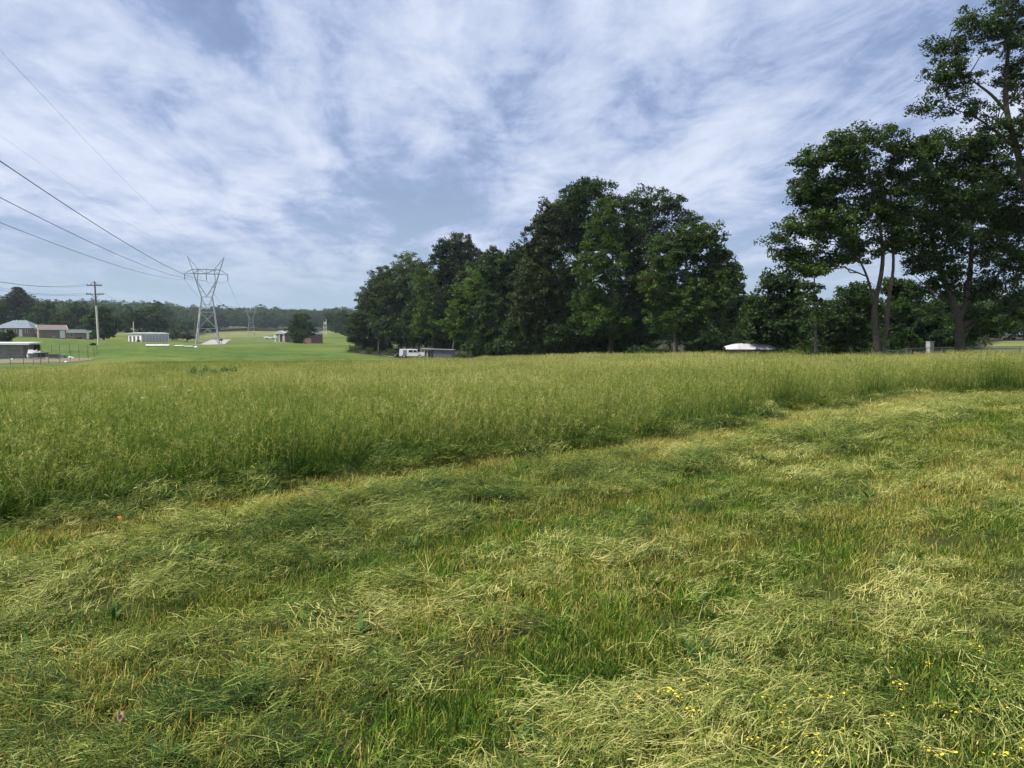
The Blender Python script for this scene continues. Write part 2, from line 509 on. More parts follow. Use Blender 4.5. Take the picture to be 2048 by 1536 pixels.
# ------------------------------------------------------------------ grass blades
def blades(base, az, L, lean, bend, width, segs=3, tint=None, twist=None, taper=0.15):
    """curved tapering strips; returns verts, quads, per-vertex tint"""
    N = len(base)
    base = np.asarray(base, float); az = np.asarray(az); L = np.asarray(L) * np.ones(N)
    lean = lean * np.ones(N); bend = bend * np.ones(N); width = width * np.ones(N)
    t = np.linspace(0, 1, segs + 1)
    P = np.zeros((N, segs + 1, 3)); P[:, 0] = base
    for i in range(1, segs + 1):
        th = lean + bend * (t[i] + t[i - 1]) / 2
        st = L / segs
        P[:, i, 0] = P[:, i - 1, 0] + np.sin(th) * np.cos(az) * st
        P[:, i, 1] = P[:, i - 1, 1] + np.sin(th) * np.sin(az) * st
        P[:, i, 2] = P[:, i - 1, 2] + np.cos(th) * st
    wa = az + math.pi / 2 + (twist if twist is not None else rng.uniform(-.9, .9, N))
    Wd = np.stack([np.cos(wa), np.sin(wa), rng.uniform(-.3, .3, N)], -1)
    prof = np.interp(t, [0, .35, 1], [.7, 1, taper])
    off = Wd[:, None, :] * (width[:, None] * prof[None, :])[..., None] / 2
    V = np.stack([P - off, P + off], 2).reshape(N, -1, 3)
    k0 = (np.arange(N) * (segs + 1) * 2)[:, None, None]
    s = np.arange(segs)[None, :, None] * 2
    Fq = (k0 + s + np.array([0, 1, 3, 2])[None, None, :]).reshape(-1, 4)
    tt = np.repeat((tint if tint is not None else rng.random(N)), (segs + 1) * 2)
    return V.reshape(-1, 3), Fq, tt, P
def joinb(parts):
    V = []; Fq = []; T = []; n = 0
    for v, f, t in parts:
        V.append(v); Fq.append(f + n); T.append(t); n += len(v)
    return np.vstack(V), np.vstack(Fq), np.concatenate(T)
PROTO = {}
def proto(colname, parts, m):
    c = PROTO.setdefault(colname, bpy.data.collections.new('seed_' + colname))
    V, Fq, T = joinb(parts)
    nm = '%s_seed_%02d' % (colname, len(c.objects))
    o = bpy.data.objects.new(nm, new_mesh(nm, V, Fq, m, False, {'tint': T}))
    c.objects.link(o)
    return o
def disc(n, r):
    a = rng.uniform(0, 2 * math.pi, n); q = r * np.sqrt(rng.random(n))
    return np.stack([q * np.cos(a), q * np.sin(a), np.zeros(n)], -1)

def tall_clump(r, nst, nbl, wst, wbl, nsp, wsp, segs):
    parts = []
    b = disc(nst, r)
    L = rng.uniform(.42, 1.06, nst)
    v, f, t, P = blades(b, rng.uniform(0, 6.28, nst), L, rng.uniform(0, .18, nst), rng.uniform(.0, .55, nst), wst, segs, rng.uniform(.15, .8, nst), taper=.5)
    parts.append((v, f, t))
    # seed heads along the top of each stem
    if nsp:
        top = P[:, -1]; below = P[:, -2]
        u = rng.uniform(0.0, 1.0, (nst, nsp))
        dirn = (top - below); dirn /= np.linalg.norm(dirn, axis=1, keepdims=True) + 1e-9
        pos = top[:, None, :] - dirn[:, None, :] * (u * .16)[..., None]
        n2 = nst * nsp
        az2 = rng.uniform(0, 6.28, n2)
        v, f, t, _ = blades(pos.reshape(-1, 3), az2, rng.uniform(.025, .06, n2), rng.uniform(.3, 1.2, n2), rng.uniform(.2, .9, n2), wsp, 1, np.repeat(rng.uniform(.4, .95, nst), nsp) + rng.uniform(-.12, .12, n2), taper=.4)
        parts.append((v, f, t))
    b = disc(nbl, r)
    v, f, t, _ = blades(b, rng.uniform(0, 6.28, nbl), rng.uniform(.25, .7, nbl), rng.uniform(.05, .45, nbl), rng.uniform(.3, 1.9, nbl), wbl, segs + 1, rng.uniform(.0, .5, nbl))
    parts.append((v, f, t))
    return parts
for i in range(5):
    proto('tall_near', tall_clump(.2, 17, 26, .0045, .0095, 11, .011, 4), M_TALL)
for i in range(4):
    proto('tall_mid', tall_clump(.3, 26, 22, .008, .014, 7, .018, 3), M_TALL)
for i in range(4):
    proto('tall_far', tall_clump(.45, 34, 14, .018, .03, 4, .032, 2), M_TALL)
for i in range(4):      # leafy green clumps
    n = 34
    proto('leafy', [blades(disc(n, .12), rng.uniform(0, 6.28, n), rng.uniform(.35, .85, n), rng.uniform(.02, .4, n), rng.uniform(.3, 1.8, n), .010, 5, rng.uniform(0, .35, n))[:3]], M_TALL)
for i in range(7):      # mown stubble
    n = 210
    proto('stubble', [blades(disc(n, .25), rng.uniform(0, 6.28, n), rng.uniform(.025, .075, n), rng.uniform(0, .8, n), rng.uniform(-.1, .9, n), rng.uniform(.0034, .0055, n), 2, np.clip(rng.normal(.48, .27, n), 0, 1), taper=.5)[:3]], M_STUB)
for i in range(9):      # cut hay lying mostly in one direction, in small overlapping handfuls
    hn, hb = 12, 26
    hc = np.stack([rng.normal(0, .15, hn), rng.normal(0, .13, hn), rng.uniform(0, .05, hn)], -1)
    haz = rng.normal(0, .5, hn); htn = rng.normal(.40, .18, hn)
    n = hn * hb
    b = np.repeat(hc, hb, 0) + np.stack([rng.normal(0, .06, n), rng.normal(0, .05, n), rng.uniform(.0, .05, n)], -1)
    azb = np.repeat(haz, hb) + rng.normal(0, .4, n) + math.pi * (rng.random(n) < .45)
    L = rng.uniform(.025, .115, n) * (1 + .9 * (rng.random(n) < .07))
    proto('cut', [blades(b - np.stack([np.cos(azb) * L / 2, np.sin(azb) * L / 2, 0 * L], -1), azb, L, rng.uniform(1.05, 1.65, n), rng.uniform(-.2, .9, n), rng.uniform(.0026, .0062, n), 3, np.clip(np.repeat(htn, hb) + rng.normal(0, .26, n), 0, 1))[:3]], M_CLIP)
for i in range(4):      # a few thrown strands, loose
    n = 12
    b = np.stack([rng.normal(0, .1, n), rng.normal(0, .1, n), rng.uniform(.03, .09, n)], -1)
    proto('strand', [blades(b, rng.uniform(0, 6.28, n), rng.uniform(.08, .22, n), rng.uniform(1.0, 1.6, n), rng.uniform(-.1, .7, n), rng.uniform(.003, .006, n), 4, np.clip(rng.normal(.6, .25, n), 0, 1))[:3]], M_CLIP)
for i in range(5):      # fresh green tufts left by the mower
    n = 30
    proto('tuft', [blades(disc(n, .07), rng.uniform(0, 6.28, n), rng.uniform(.05, .15, n), rng.uniform(.1, .9, n), rng.uniform(.1, 1.2, n), .0062, 3, rng.random(n))[:3]], M_TUFT)
for i in range(3):      # broad leaved rosettes
    n = 9
    proto('rosette', [blades(disc(n, .02), rng.uniform(0, 6.28, n), rng.uniform(.07, .15, n), rng.uniform(.5, 1.1, n), rng.uniform(.2, .7, n), .028, 4, rng.random(n))[:3]], M_WEED)
def flower(colname, m, stem, nhead, rad, hz, pet=.014):
    parts = []
    v, f, t, P = blades(np.zeros((1, 3)), np.array([0.3]), np.array([stem]), .08, .15, .004, 3, np.array([.3]))
    c = PROTO.setdefault(colname, bpy.data.collections.new('seed_' + colname))
    n = nhead
    top = P[0, -1]
    b = top + np.stack([rng.normal(0, rad, n), rng.normal(0, rad, n), rng.normal(0, hz, n)], -1)
    az = rng.uniform(0, 6.28, n)
    v2, f2, t2, _ = blades(b, az, np.full(n, pet), 1.2, .4, pet * .95, 1, np.full(n, .5), twist=np.zeros(n), taper=.8)
    nm = '%s_seed_%02d' % (colname, len(c.objects))
    V = np.vstack([v, v2]); Fq = np.vstack([f, f2 + len(v)])
    me = new_mesh(nm, V, Fq, [M_TUFT, m], False, {'tint': np.concatenate([t, t2])}, [0] * len(f) + [1] * len(f2))
    o = bpy.data.objects.new(nm, me); c.objects.link(o)
for i in range(3):
    flower('whitefl', M_WHITEFL, rng.uniform(.75, .95), 22, .016, .006, .010)
    flower('yellowfl', M_YELLOWFL, rng.uniform(.25, .5), 7, .05, .04, .009)
    flower('clover', M_YELLOWFL, rng.uniform(.04, .09), 6, .035, .012, .010)

def scatter(name, colname, x, y, scl, rz, tone, label, z=None, tilt=None, kind='stuff', sink=0.0):
    """one object: plants from a small set of shapes standing on points of the ground"""
    n = len(x)
    if z is None: z = ground(x, y) - sink
    V = np.stack([x, y, z], -1)
    me = bpy.data.meshes.new(name)
    me.vertices.add(n); me.vertices.foreach_set('co', V.astype(np.float32).ravel())
    rot = np.zeros((n, 3), np.float32)
    if tilt is not None: rot[:, 0] = tilt[0]; rot[:, 1] = tilt[1]
    rot[:, 2] = rz
    a = me.attributes.new('rot', 'FLOAT_VECTOR', 'POINT'); a.data.foreach_set('vector', rot.ravel())
    sc = np.asarray(scl, np.float32)
    if sc.ndim == 1: sc = np.repeat(sc[:, None], 3, 1)
    a = me.attributes.new('scl', 'FLOAT_VECTOR', 'POINT'); a.data.foreach_set('vector', sc.ravel())
    a = me.attributes.new('tone', 'FLOAT', 'POINT'); a.data.foreach_set('value', np.asarray(tone, np.float32))
    c = PROTO[colname]
    a = me.attributes.new('idx', 'INT', 'POINT'); a.data.foreach_set('value', rng.integers(0, len(c.objects), n).astype(np.int32))
    me.update()
    o = link(name, me)
    g = bpy.data.node_groups.new('plant_' + name, 'GeometryNodeTree')
    g.interface.new_socket('Geometry', in_out='INPUT', socket_type='NodeSocketGeometry')
    g.interface.new_socket('Geometry', in_out='OUTPUT', socket_type='NodeSocketGeometry')
    gi = g.nodes.new('NodeGroupInput'); go = g.nodes.new('NodeGroupOutput')
    ci = g.nodes.new('GeometryNodeCollectionInfo'); ci.inputs['Collection'].default_value = c
    ci.inputs['Separate Children'].default_value = True; ci.inputs['Reset Children'].default_value = True
    ip = g.nodes.new('GeometryNodeInstanceOnPoints'); ip.inputs['Pick Instance'].default_value = True
    def na(nm, ty):
        q = g.nodes.new('GeometryNodeInputNamedAttribute'); q.data_type = ty; q.inputs[0].default_value = nm
        return [s for s in q.outputs if s.enabled and s.name == 'Attribute'][0]
    er = g.nodes.new('FunctionNodeEulerToRotation')
    L = g.links.new
    L(gi.outputs[0], ip.inputs['Points']); L(ci.outputs[0], ip.inputs['Instance'])
    L(na('idx', 'INT'), ip.inputs['Instance Index'])
    L(na('rot', 'FLOAT_VECTOR'), er.inputs[0]); L(er.outputs[0], ip.inputs['Rotation'])
    L(na('scl', 'FLOAT_VECTOR'), ip.inputs['Scale'])
    L(ip.outputs[0], go.inputs[0])
    md = o.modifiers.new('plants', 'NODES'); md.node_group = g
    return tag(o, label, None, None, kind)

def rand_wedge(n, y0, y1, margin=0.12):
    """random points spread evenly over the ground between two distances, across the view and a margin beside it"""
    y = np.sqrt(rng.uniform(y0 * abs(y0), y1 * y1, n)) if y0 > 0 else rng.uniform(y0, y1, n)
    u = rng.uniform(-1, 1, n) * (0.69 + margin)
    return u * y, y
def rand_rect(n, x0, x1, y0, y1):
    return rng.uniform(x0, x1, n), rng.uniform(y0, y1, n)

def tall_tone(x, y):
    px = 1024 + F * x / y
    green = fbm(x, y, .16, 31, 3) - .5
    t = -green * .55 + (fbm(x, y, .9, 35, 2) - .5) * .25
    t += np.interp(px, [0, 300, 700, 1100, 1500, 2048], [-.08, -.06, .0, .06, .02, -.08])
    t += np.interp(y, [6, 15, 40, 90], [-.02, .0, .02, .03])
    return t
def tall_h(x, y):
    px = 1024 + F * x / y
    fd = np.array(sorted(FARB)); lim = np.interp(px, fd[:, 0], fd[:, 1])
    fade = np.where(px < 950, np.clip((lim - y) / 14, 0, 1) * .55 + .45, 1.0)
    return (.82 + (fbm(x, y, .35, 41, 3) - .5) * .75) * np.interp(px, [0, 600, 1500, 2048], [.95, .98, 1.05, 1.15]) * fade
def keep_tall(x, y, soft=.35):
    m = inside(x, y)
    s, _ = edge_dist(x, y)
    return m & (s > (vnoise(x, y, 2.3, 77) - .35) * soft)

def build_tall():
    x, y = rand_rect(30000, -20, 26, 1, 30)
    r = np.hypot(x, y)
    m = keep_tall(x, y) & (y > np.abs(x) * .9 - 5) & (y < 24)
    x, y = x[m], y[m]; n = len(x)
    h = tall_h(x, y); s = h * rng.uniform(.75, 1.15, n)
    scatter('standing_hay_near', 'tall_near', x, y, np.stack([np.full(n, 1.0), np.full(n, 1.0), s], -1), rng.uniform(0, 6.28, n), tall_tone(x, y), 'tall seeding hay grass standing along the mown edge', sink=.02)
    x, y = rand_wedge(28000, 22, 50, .34)
    m = keep_tall(x, y); x, y = x[m], y[m]; n = len(x)
    s = tall_h(x, y) * rng.uniform(.75, 1.15, n)
    scatter('standing_hay_middle', 'tall_mid', x, y, np.stack([np.full(n, 1.1), np.full(n, 1.1), s], -1), rng.uniform(0, 6.28, n), tall_tone(x, y), 'tall seeding hay grass filling the middle of the field', sink=.02)
    x, y = rand_wedge(60000, 46, 112, .22)
    m = keep_tall(x, y); x, y = x[m], y[m]; n = len(x)
    s = tall_h(x, y) * rng.uniform(.75, 1.15, n)
    scatter('standing_hay_far', 'tall_far', x, y, np.stack([np.full(n, 1.1), np.full(n, 1.1), s], -1), rng.uniform(0, 6.28, n), tall_tone(x, y), 'tall yellowish hay grass at the far side of the field', sink=.02)
    # thin short fringe where the hay runs out into the lawn
    px = rng.uniform(-150, 900, 9000); fd = np.array(sorted(FARB)); lim = np.interp(px, fd[:, 0], fd[:, 1])
    q = rng.random(9000) ** 1.6; y = lim - 3 + q * 20; x = (px - 1024) / F * y; n = len(x)
    s = (1 - q) * rng.uniform(.25, .55, n) + .08
    scatter('hay_fringe', 'tall_far', x, y, np.stack([np.full(n, 1.1), np.full(n, 1.1), s], -1), rng.uniform(0, 6.28, n), tall_tone(x, y) - .1, 'short thin grass fringe between the hay and the valley lawn', sink=.02)
    # leafy darker clumps, dense near the edge
    x, y = rand_rect(9000, -14, 18, 3, 30)
    s, _ = edge_dist(x, y)
    m = keep_tall(x, y) & (y > np.abs(x) * .95 - 4) & (rng.random(len(x)) < np.where(s < .9, .55, .16 * (fbm(x, y, .3, 51) > .55)))
    x, y = x[m], y[m]; n = len(x)
    scatter('leafy_grass', 'leafy', x, y, rng.uniform(.45, .95, n), rng.uniform(0, 6.28, n), rng.uniform(-.1, .12, n), 'leafy green grass clumps at the foot of the standing hay', sink=.02)
build_tall()

def mown_pts(n, x0, x1, y0, y1):
    x, y = rand_rect(n, x0, x1, y0, y1)
    m = (~inside(x, y)) & (y > (np.abs(x) - 3.2) * 1.15) & (y < 27)
    return x[m], y[m]
def build_mown():
    # stubble everywhere, thinner under the cut hay
    x, y = mown_pts(30000, -8, 22, 1.2, 25)
    c = clip_cover(x, y)
    dens = np.interp(y, [2, 5, 10, 16, 25], [1, .9, .6, .42, .3])
    m = rng.random(len(x)) < dens * (1 - .55 * c)
    x, y, c = x[m], y[m], c[m]; n = len(x)
    sc = rng.uniform(.75, 1.35, n) * np.interp(y, [2, 6, 12, 25], [1, 1.05, 1.35, 1.8])
    tone = (fbm(*along(x, y, .45), .9, 61, 3) - .5) * 1.0 + .02
    s, _ = edge_dist(x, y)
    tone = tone + np.exp(-((s - .6) / .45) ** 2) * .34
    scatter('mown_stubble', 'stubble', x, y, np.stack([sc, sc, sc * rng.uniform(.7, 1.25, n)], -1), rng.uniform(0, 6.28, n), tone, 'short pale stubble of the mown strip')
    # cut hay
    x, y = mown_pts(25000, -8, 22, 1.2, 25)
    c = clip_cover(x, y); s, ang = edge_dist(x, y)
    dens = np.interp(y, [2, 5, 10, 16, 25], [1, .9, .6, .42, .3])
    m = rng.random(len(x)) < dens * np.clip(c * 1.25 - .40, .04, .85)
    x, y, c, ang = x[m], y[m], c[m], ang[m]; n = len(x)
    sc = rng.uniform(.65, 1.15, n) * np.interp(y, [2, 6, 12, 25], [.9, 1.0, 1.35, 1.8])
    swirl = (fbm(*along(x, y, .6), .9, 71, 3) - .5) * 1.6
    tone = (fbm(*along(x, y, .4), 2.0, 81, 3) - .5) * .95 + (fbm(*along(x, y), .6, 83, 2) - .5) * .4 + .05
    tl = (rng.normal(0, .16, n), rng.normal(0, .16, n))
    scatter('cut_hay', 'cut', x, y, sc, ang * .7 - .12 + swirl + rng.normal(0, .3, n), tone, 'cut grass lying in rows on the mown strip', z=ground(x, y) + rng.uniform(-.01, .05, n) * c, tilt=tl)
    # strands thrown about
    x, y = mown_pts(9000, -8, 22, 1.2, 25)
    m = rng.random(len(x)) < np.interp(y, [2, 6, 12, 25], [.4, .3, .15, .08]); x, y = x[m], y[m]; n = len(x)
    scatter('loose_strands', 'strand', x, y, rng.uniform(.7, 1.2, n), rng.uniform(0, 6.28, n), rng.uniform(-.15, .3, n), 'loose long strands of cut grass')
    # green tufts
    x, y = mown_pts(45000, -8, 22, 1.2, 25)
    c = clip_cover(x, y); g = fbm(*along(x, y, .4), .8, 91, 3)
    m = rng.random(len(x)) < np.clip((g - .42 - .25 * c) * 6, 0, 1) * (1 - .6 * c) * np.interp(y, [2, 6, 12, 25], [1, .8, .55, .38]) + .02
    x, y = x[m], y[m]; n = len(x)
    scatter('green_tufts', 'tuft', x, y, rng.uniform(.6, 1.2, n) * np.interp(y, [2, 10, 25], [1, 1.2, 1.5]), rng.uniform(0, 6.28, n), rng.uniform(-.25, .2, n), 'fresh green grass tufts in the mown strip', sink=.01)
    x, y = mown_pts(700, -8, 16, 1.2, 14); n = len(x)
    scatter('broad_leaf_rosettes', 'rosette', x, y, rng.uniform(.6, 1.2, n), rng.uniform(0, 6.28, n), np.zeros(n), 'small broad leaved weeds in the mown strip')
    # grass bent over along the mown edge
    t = rng.uniform(0, 1, 420); seg = rng.integers(2, len(EDGE) - 2, 420)
    P = EDGE[seg] + (EDGE[seg + 1] - EDGE[seg]) * t[:, None]
    P = P + rng.normal(0, .15, P.shape); m = (P[:, 1] < 24) & (P[:, 1] > 2)
    P = P[m]; n = len(P); _, ang = edge_dist(P[:, 0], P[:, 1])
    scatter('bent_edge_grass', 'cut', P[:, 0], P[:, 1], rng.uniform(.9, 1.6, n), ang + rng.normal(0, .35, n), rng.uniform(-.4, .15, n), 'long grass bent flat along the edge of the standing hay', z=ground(P[:, 0], P[:, 1]) + rng.uniform(0, .12, n), tilt=(rng.normal(0, .3, n), rng.normal(0, .3, n)))
    # yellow clover bottom right
    x, y = mown_pts(9000, -3, 6, 2.0, 6)
    pr = np.exp(-((x - 2.3) / .9) ** 2 - ((y - 2.9) / .7) ** 2) * .17 + np.exp(-((x - .9) / .5) ** 2 - ((y - 2.85) / .35) ** 2) * .2
    m = rng.random(len(x)) < pr; x, y = x[m], y[m]; n = len(x)
    scatter('yellow_clover', 'clover', x, y, rng.uniform(.7, 1.2, n), rng.uniform(0, 6.28, n), np.zeros(n), 'tiny yellow clover heads in the cut grass')
    # yellow flowers at the foot of the hay, left
    x, y = rand_rect(5000, -6.5, -2, 5, 10); s, _ = edge_dist(x, y)
    m = inside(x, y) & (rng.random(len(x)) < .16 * np.exp(-((s - .5) / .45) ** 2)); x, y = x[m], y[m]; n = len(x)
    scatter('yellow_wildflowers', 'yellowfl', x, y, rng.uniform(.8, 1.3, n), rng.uniform(0, 6.28, n), np.zeros(n), 'yellow wildflowers at the foot of the standing hay')
    # white umbels
    x, y = rand_wedge(2500, 8, 60)
    px = 1024 + F * x / y
    pr = (.5 * (px < 420) * (y < 16) * (fbm(x, y, .3, 15) > .5) + .14 * (px > 1150) * (y > 32) * (fbm(x, y, .15, 19) > .45) + .008)
    m = keep_tall(x, y) & (rng.random(len(x)) < pr); x, y = x[m], y[m]; n = len(x)
    scatter('white_wildflowers', 'whitefl', x, y, rng.uniform(.9, 1.25, n) * np.interp(y, [8, 20, 60], [1, 1.2, 1.9])[:, None] * np.array([[1, 1, .0]]) + np.stack([0 * x, 0 * x, tall_h(x, y) * 1.25], -1) if False else rng.uniform(.95, 1.15, n), rng.uniform(0, 6.28, n), np.zeros(n), 'white flat topped wildflowers among the hay')
build_mown()

# ------------------------------------------------------------------ trees
def leaves_mesh(name, C, rc, nleaf, ls, m, tone, flat=.55, droop=.25, up=.65):
    """C: clump centres (n,3); rc clump radius (n); leaves as folded diamonds"""
    n = len(C)
    k_ = np.repeat(np.arange(n), nleaf)
    N = len(k_)
    d = rng.normal(0, 1, (N, 3)); d /= np.linalg.norm(d, axis=1, keepdims=True)
    q = rng.random(N) ** .45
    off = d * (q * rc[k_])[:, None]
    off[:, 2] *= flat
    off[:, 2] -= droop * (off[:, 0] ** 2 + off[:, 1] ** 2) / rc[k_]
    P = C[k_] + off
    nrm = rng.normal(0, 1, (N, 3)) * (1 - up) + np.array([0, 0, 1]) * up + d * .3
    nrm /= np.linalg.norm(nrm, axis=1, keepdims=True)
    a = rng.normal(0, 1, (N, 3)); a -= nrm * (a * nrm).sum(1, keepdims=True); a /= np.linalg.norm(a, axis=1, keepdims=True)
    b = np.cross(nrm, a)
    L = ls * rng.uniform(.65, 1.3, N); Wd = L * rng.uniform(.45, .7, N)
    fold = nrm * (L * rng.uniform(-.05, .22, N))[:, None]
    V = np.stack([P - a * L[:, None] / 2, P + b * Wd[:, None] / 2 + fold, P + a * L[:, None] / 2, P - b * Wd[:, None] / 2 + fold], 1)
    i0 = np.arange(N)[:, None] * 4
    T = np.concatenate([i0 + np.array([[0, 1, 2]]), i0 + np.array([[0, 2, 3]])], 0)
    tt = np.clip(tone[k_] + rng.normal(0, .16, N), 0, 1)
    return new_mesh(name, V.reshape(-1, 3), T, m, False, {'tint': np.repeat(tt, 4)})

def curve(a, b, sag=0.0, wig=0.0, n=6):
    a = np.asarray(a, float); b = np.asarray(b, float)
    t = np.linspace(0, 1, n)[:, None]
    p = a * (1 - t) + b * t
    p[:, 2] += (sag * np.sin(np.pi * t)).ravel()
    L = np.linalg.norm(b - a)
    w = rng.normal(0, wig * L, (n, 3)) * np.sin(np.pi * t)
    return p + w

def make_tree(label, base_px, Y, lobes, leaf='mid', ls=.28, clump=.75, per=42, dens=1.0, trunk_r=.22, trunk=None, group=None, bark=None, name='tree',
              depth=0.85, fork=.45, up=.65, twigs=.6, base_y=None, tone=.5, cat='tree'):
    """lobes: (px, py, rx, ry) masses of the crown in photo pixels at the tree's own distance; built as volumes in metres"""
    bark = bark or M_BARK
    bx = xof(base_px, Y); by = Y
    bz = gz(bx, by)
    B = np.array([bx, by, bz])
    root = empty(name, B, label, cat, group)
    s = mpp(Y)
    Ls = []
    for (px, py, rx, ry) in lobes:
        if 40 < Y < 51: rx, ry = rx * 1.12, ry * 1.12
        if 70 < Y < 200 and dens >= 1: rx, ry = rx * 1.08, ry * 1.12
        c = at(px, py, Y) + np.array([0, rng.uniform(-.4, .4) * rx * s, 0])
        Ls.append((c, rx * s, ry * s))
    topz = max(c[2] + b * .4 for c, a, b in Ls)
    # trunks
    mb = MB()
    if trunk is None:
        tp = max(Ls, key=lambda q: q[0][2])[0]
        top = np.array([tp[0] * .6 + bx * .4, by, topz])
        path = curve(B - np.array([0, 0, .3]), top, 0, .018, 8)
        paths = [(path, trunk_r)]
    else:
        paths = []
        for pts, r in trunk:
            paths.append((np.array([at(p[0], p[1], Y) + np.array([0, (p[2] if len(p) > 2 else 0), 0]) for p in pts]), r))
    skel = []
    trunks = []
    for path, r in paths:
        n = len(path)
        rad = [r * (1.25 if i == 0 and len(paths) == 1 else 1) * (1 - .78 * i / (n - 1)) for i in range(n)]
        # refine
        tt = np.linspace(0, n - 1, n * 3)
        P = np.stack([np.interp(tt, np.arange(n), path[:, j]) for j in range(3)], -1)
        for _ in range(2):
            P[1:-1] = (P[:-2] + 2 * P[1:-1] + P[2:]) / 4
        rr = np.interp(tt, np.arange(n), rad)
        t = MB(); t.tube([p - B for p in P], [float(q) for q in rr], 10)
        trunks.append(t)
        for p, q in zip(P, rr): skel.append((p, q))
    # limbs to each lobe
    limbs = []
    for c, a, b in Ls:
        best = None
        for p, q in skel:
            if p[2] < B[2] + fork * (c[2] - B[2]) * .75: continue
            if p[2] > c[2] - .1 * abs(c[0] - p[0]): continue
            dd = np.linalg.norm(p - c) + .5 * max(0, p[2] - (c[2] - .5 * np.hypot(*(p - c)[:2])))
            if best is None or dd < best[0]: best = (dd, p, q)
        if best is None:
            p, q = skel[len(skel) // 2]
        else:
            _, p, q = best
        P = curve(p, c, .08 * np.linalg.norm(c - p), .03, 7)
        r0 = min(q * .7, trunk_r * .6)
        mb.tube([u - B for u in P], [float(v) for v in np.linspace(r0, r0 * .3, 7)], 6)
        limbs.append((P, r0))
    allp = np.vstack([P for P, _ in limbs])
    Cs = []; Rs = []; Ts = []
    for c, a, b in Ls:
        vol = a * b
        n = max(6, int(dens * (6.6 if 70 < Y < 200 else 5.0) * vol / (clump ** 2)))
        d = rng.normal(0, 1, (n, 3)); d /= np.linalg.norm(d, axis=1, keepdims=True)
        q = rng.random(n) ** .5
        o = d * q[:, None] * np.array([a, a * depth, b]) * rng.uniform(.84, 1.04, (n, 1))
        C = c + o
        Cs.append(C); Rs.append(clump * rng.uniform(.6, 1.25, n)); Ts.append(np.clip(tone + rng.normal(0, .2, n), 0, 1))
    C = np.vstack(Cs); Rr = np.concatenate(Rs); T = np.concatenate(Ts)
    keep = C[:, 2] > ground(C[:, 0], C[:, 1]) + .3
    C, Rr, T = C[keep], Rr[keep], T[keep]
    for i in range(len(C)):
        if rng.random() < twigs:
            j = np.argmin(((allp - C[i]) ** 2).sum(1) + 4 * np.maximum(0, allp[:, 2] - C[i, 2]) ** 2)
            P = curve(allp[j], C[i], .06, .04, 4)
            mb.tube([u - B for u in P], [trunk_r * .13, trunk_r * .1, trunk_r * .07, trunk_r * .03], 4, cap=False)
    cme = leaves_mesh('crown', C - B, Rr, int(per * 1.35), ls * 1.25, M_LEAF[leaf], T, up=up * .72)
    link('crown', cme, root)
    for i, t in enumerate(trunks):
        if i == 0:
            t.add(mb.v, mb.f)
        t.build('trunk', bark, root, smooth=True)
    return root

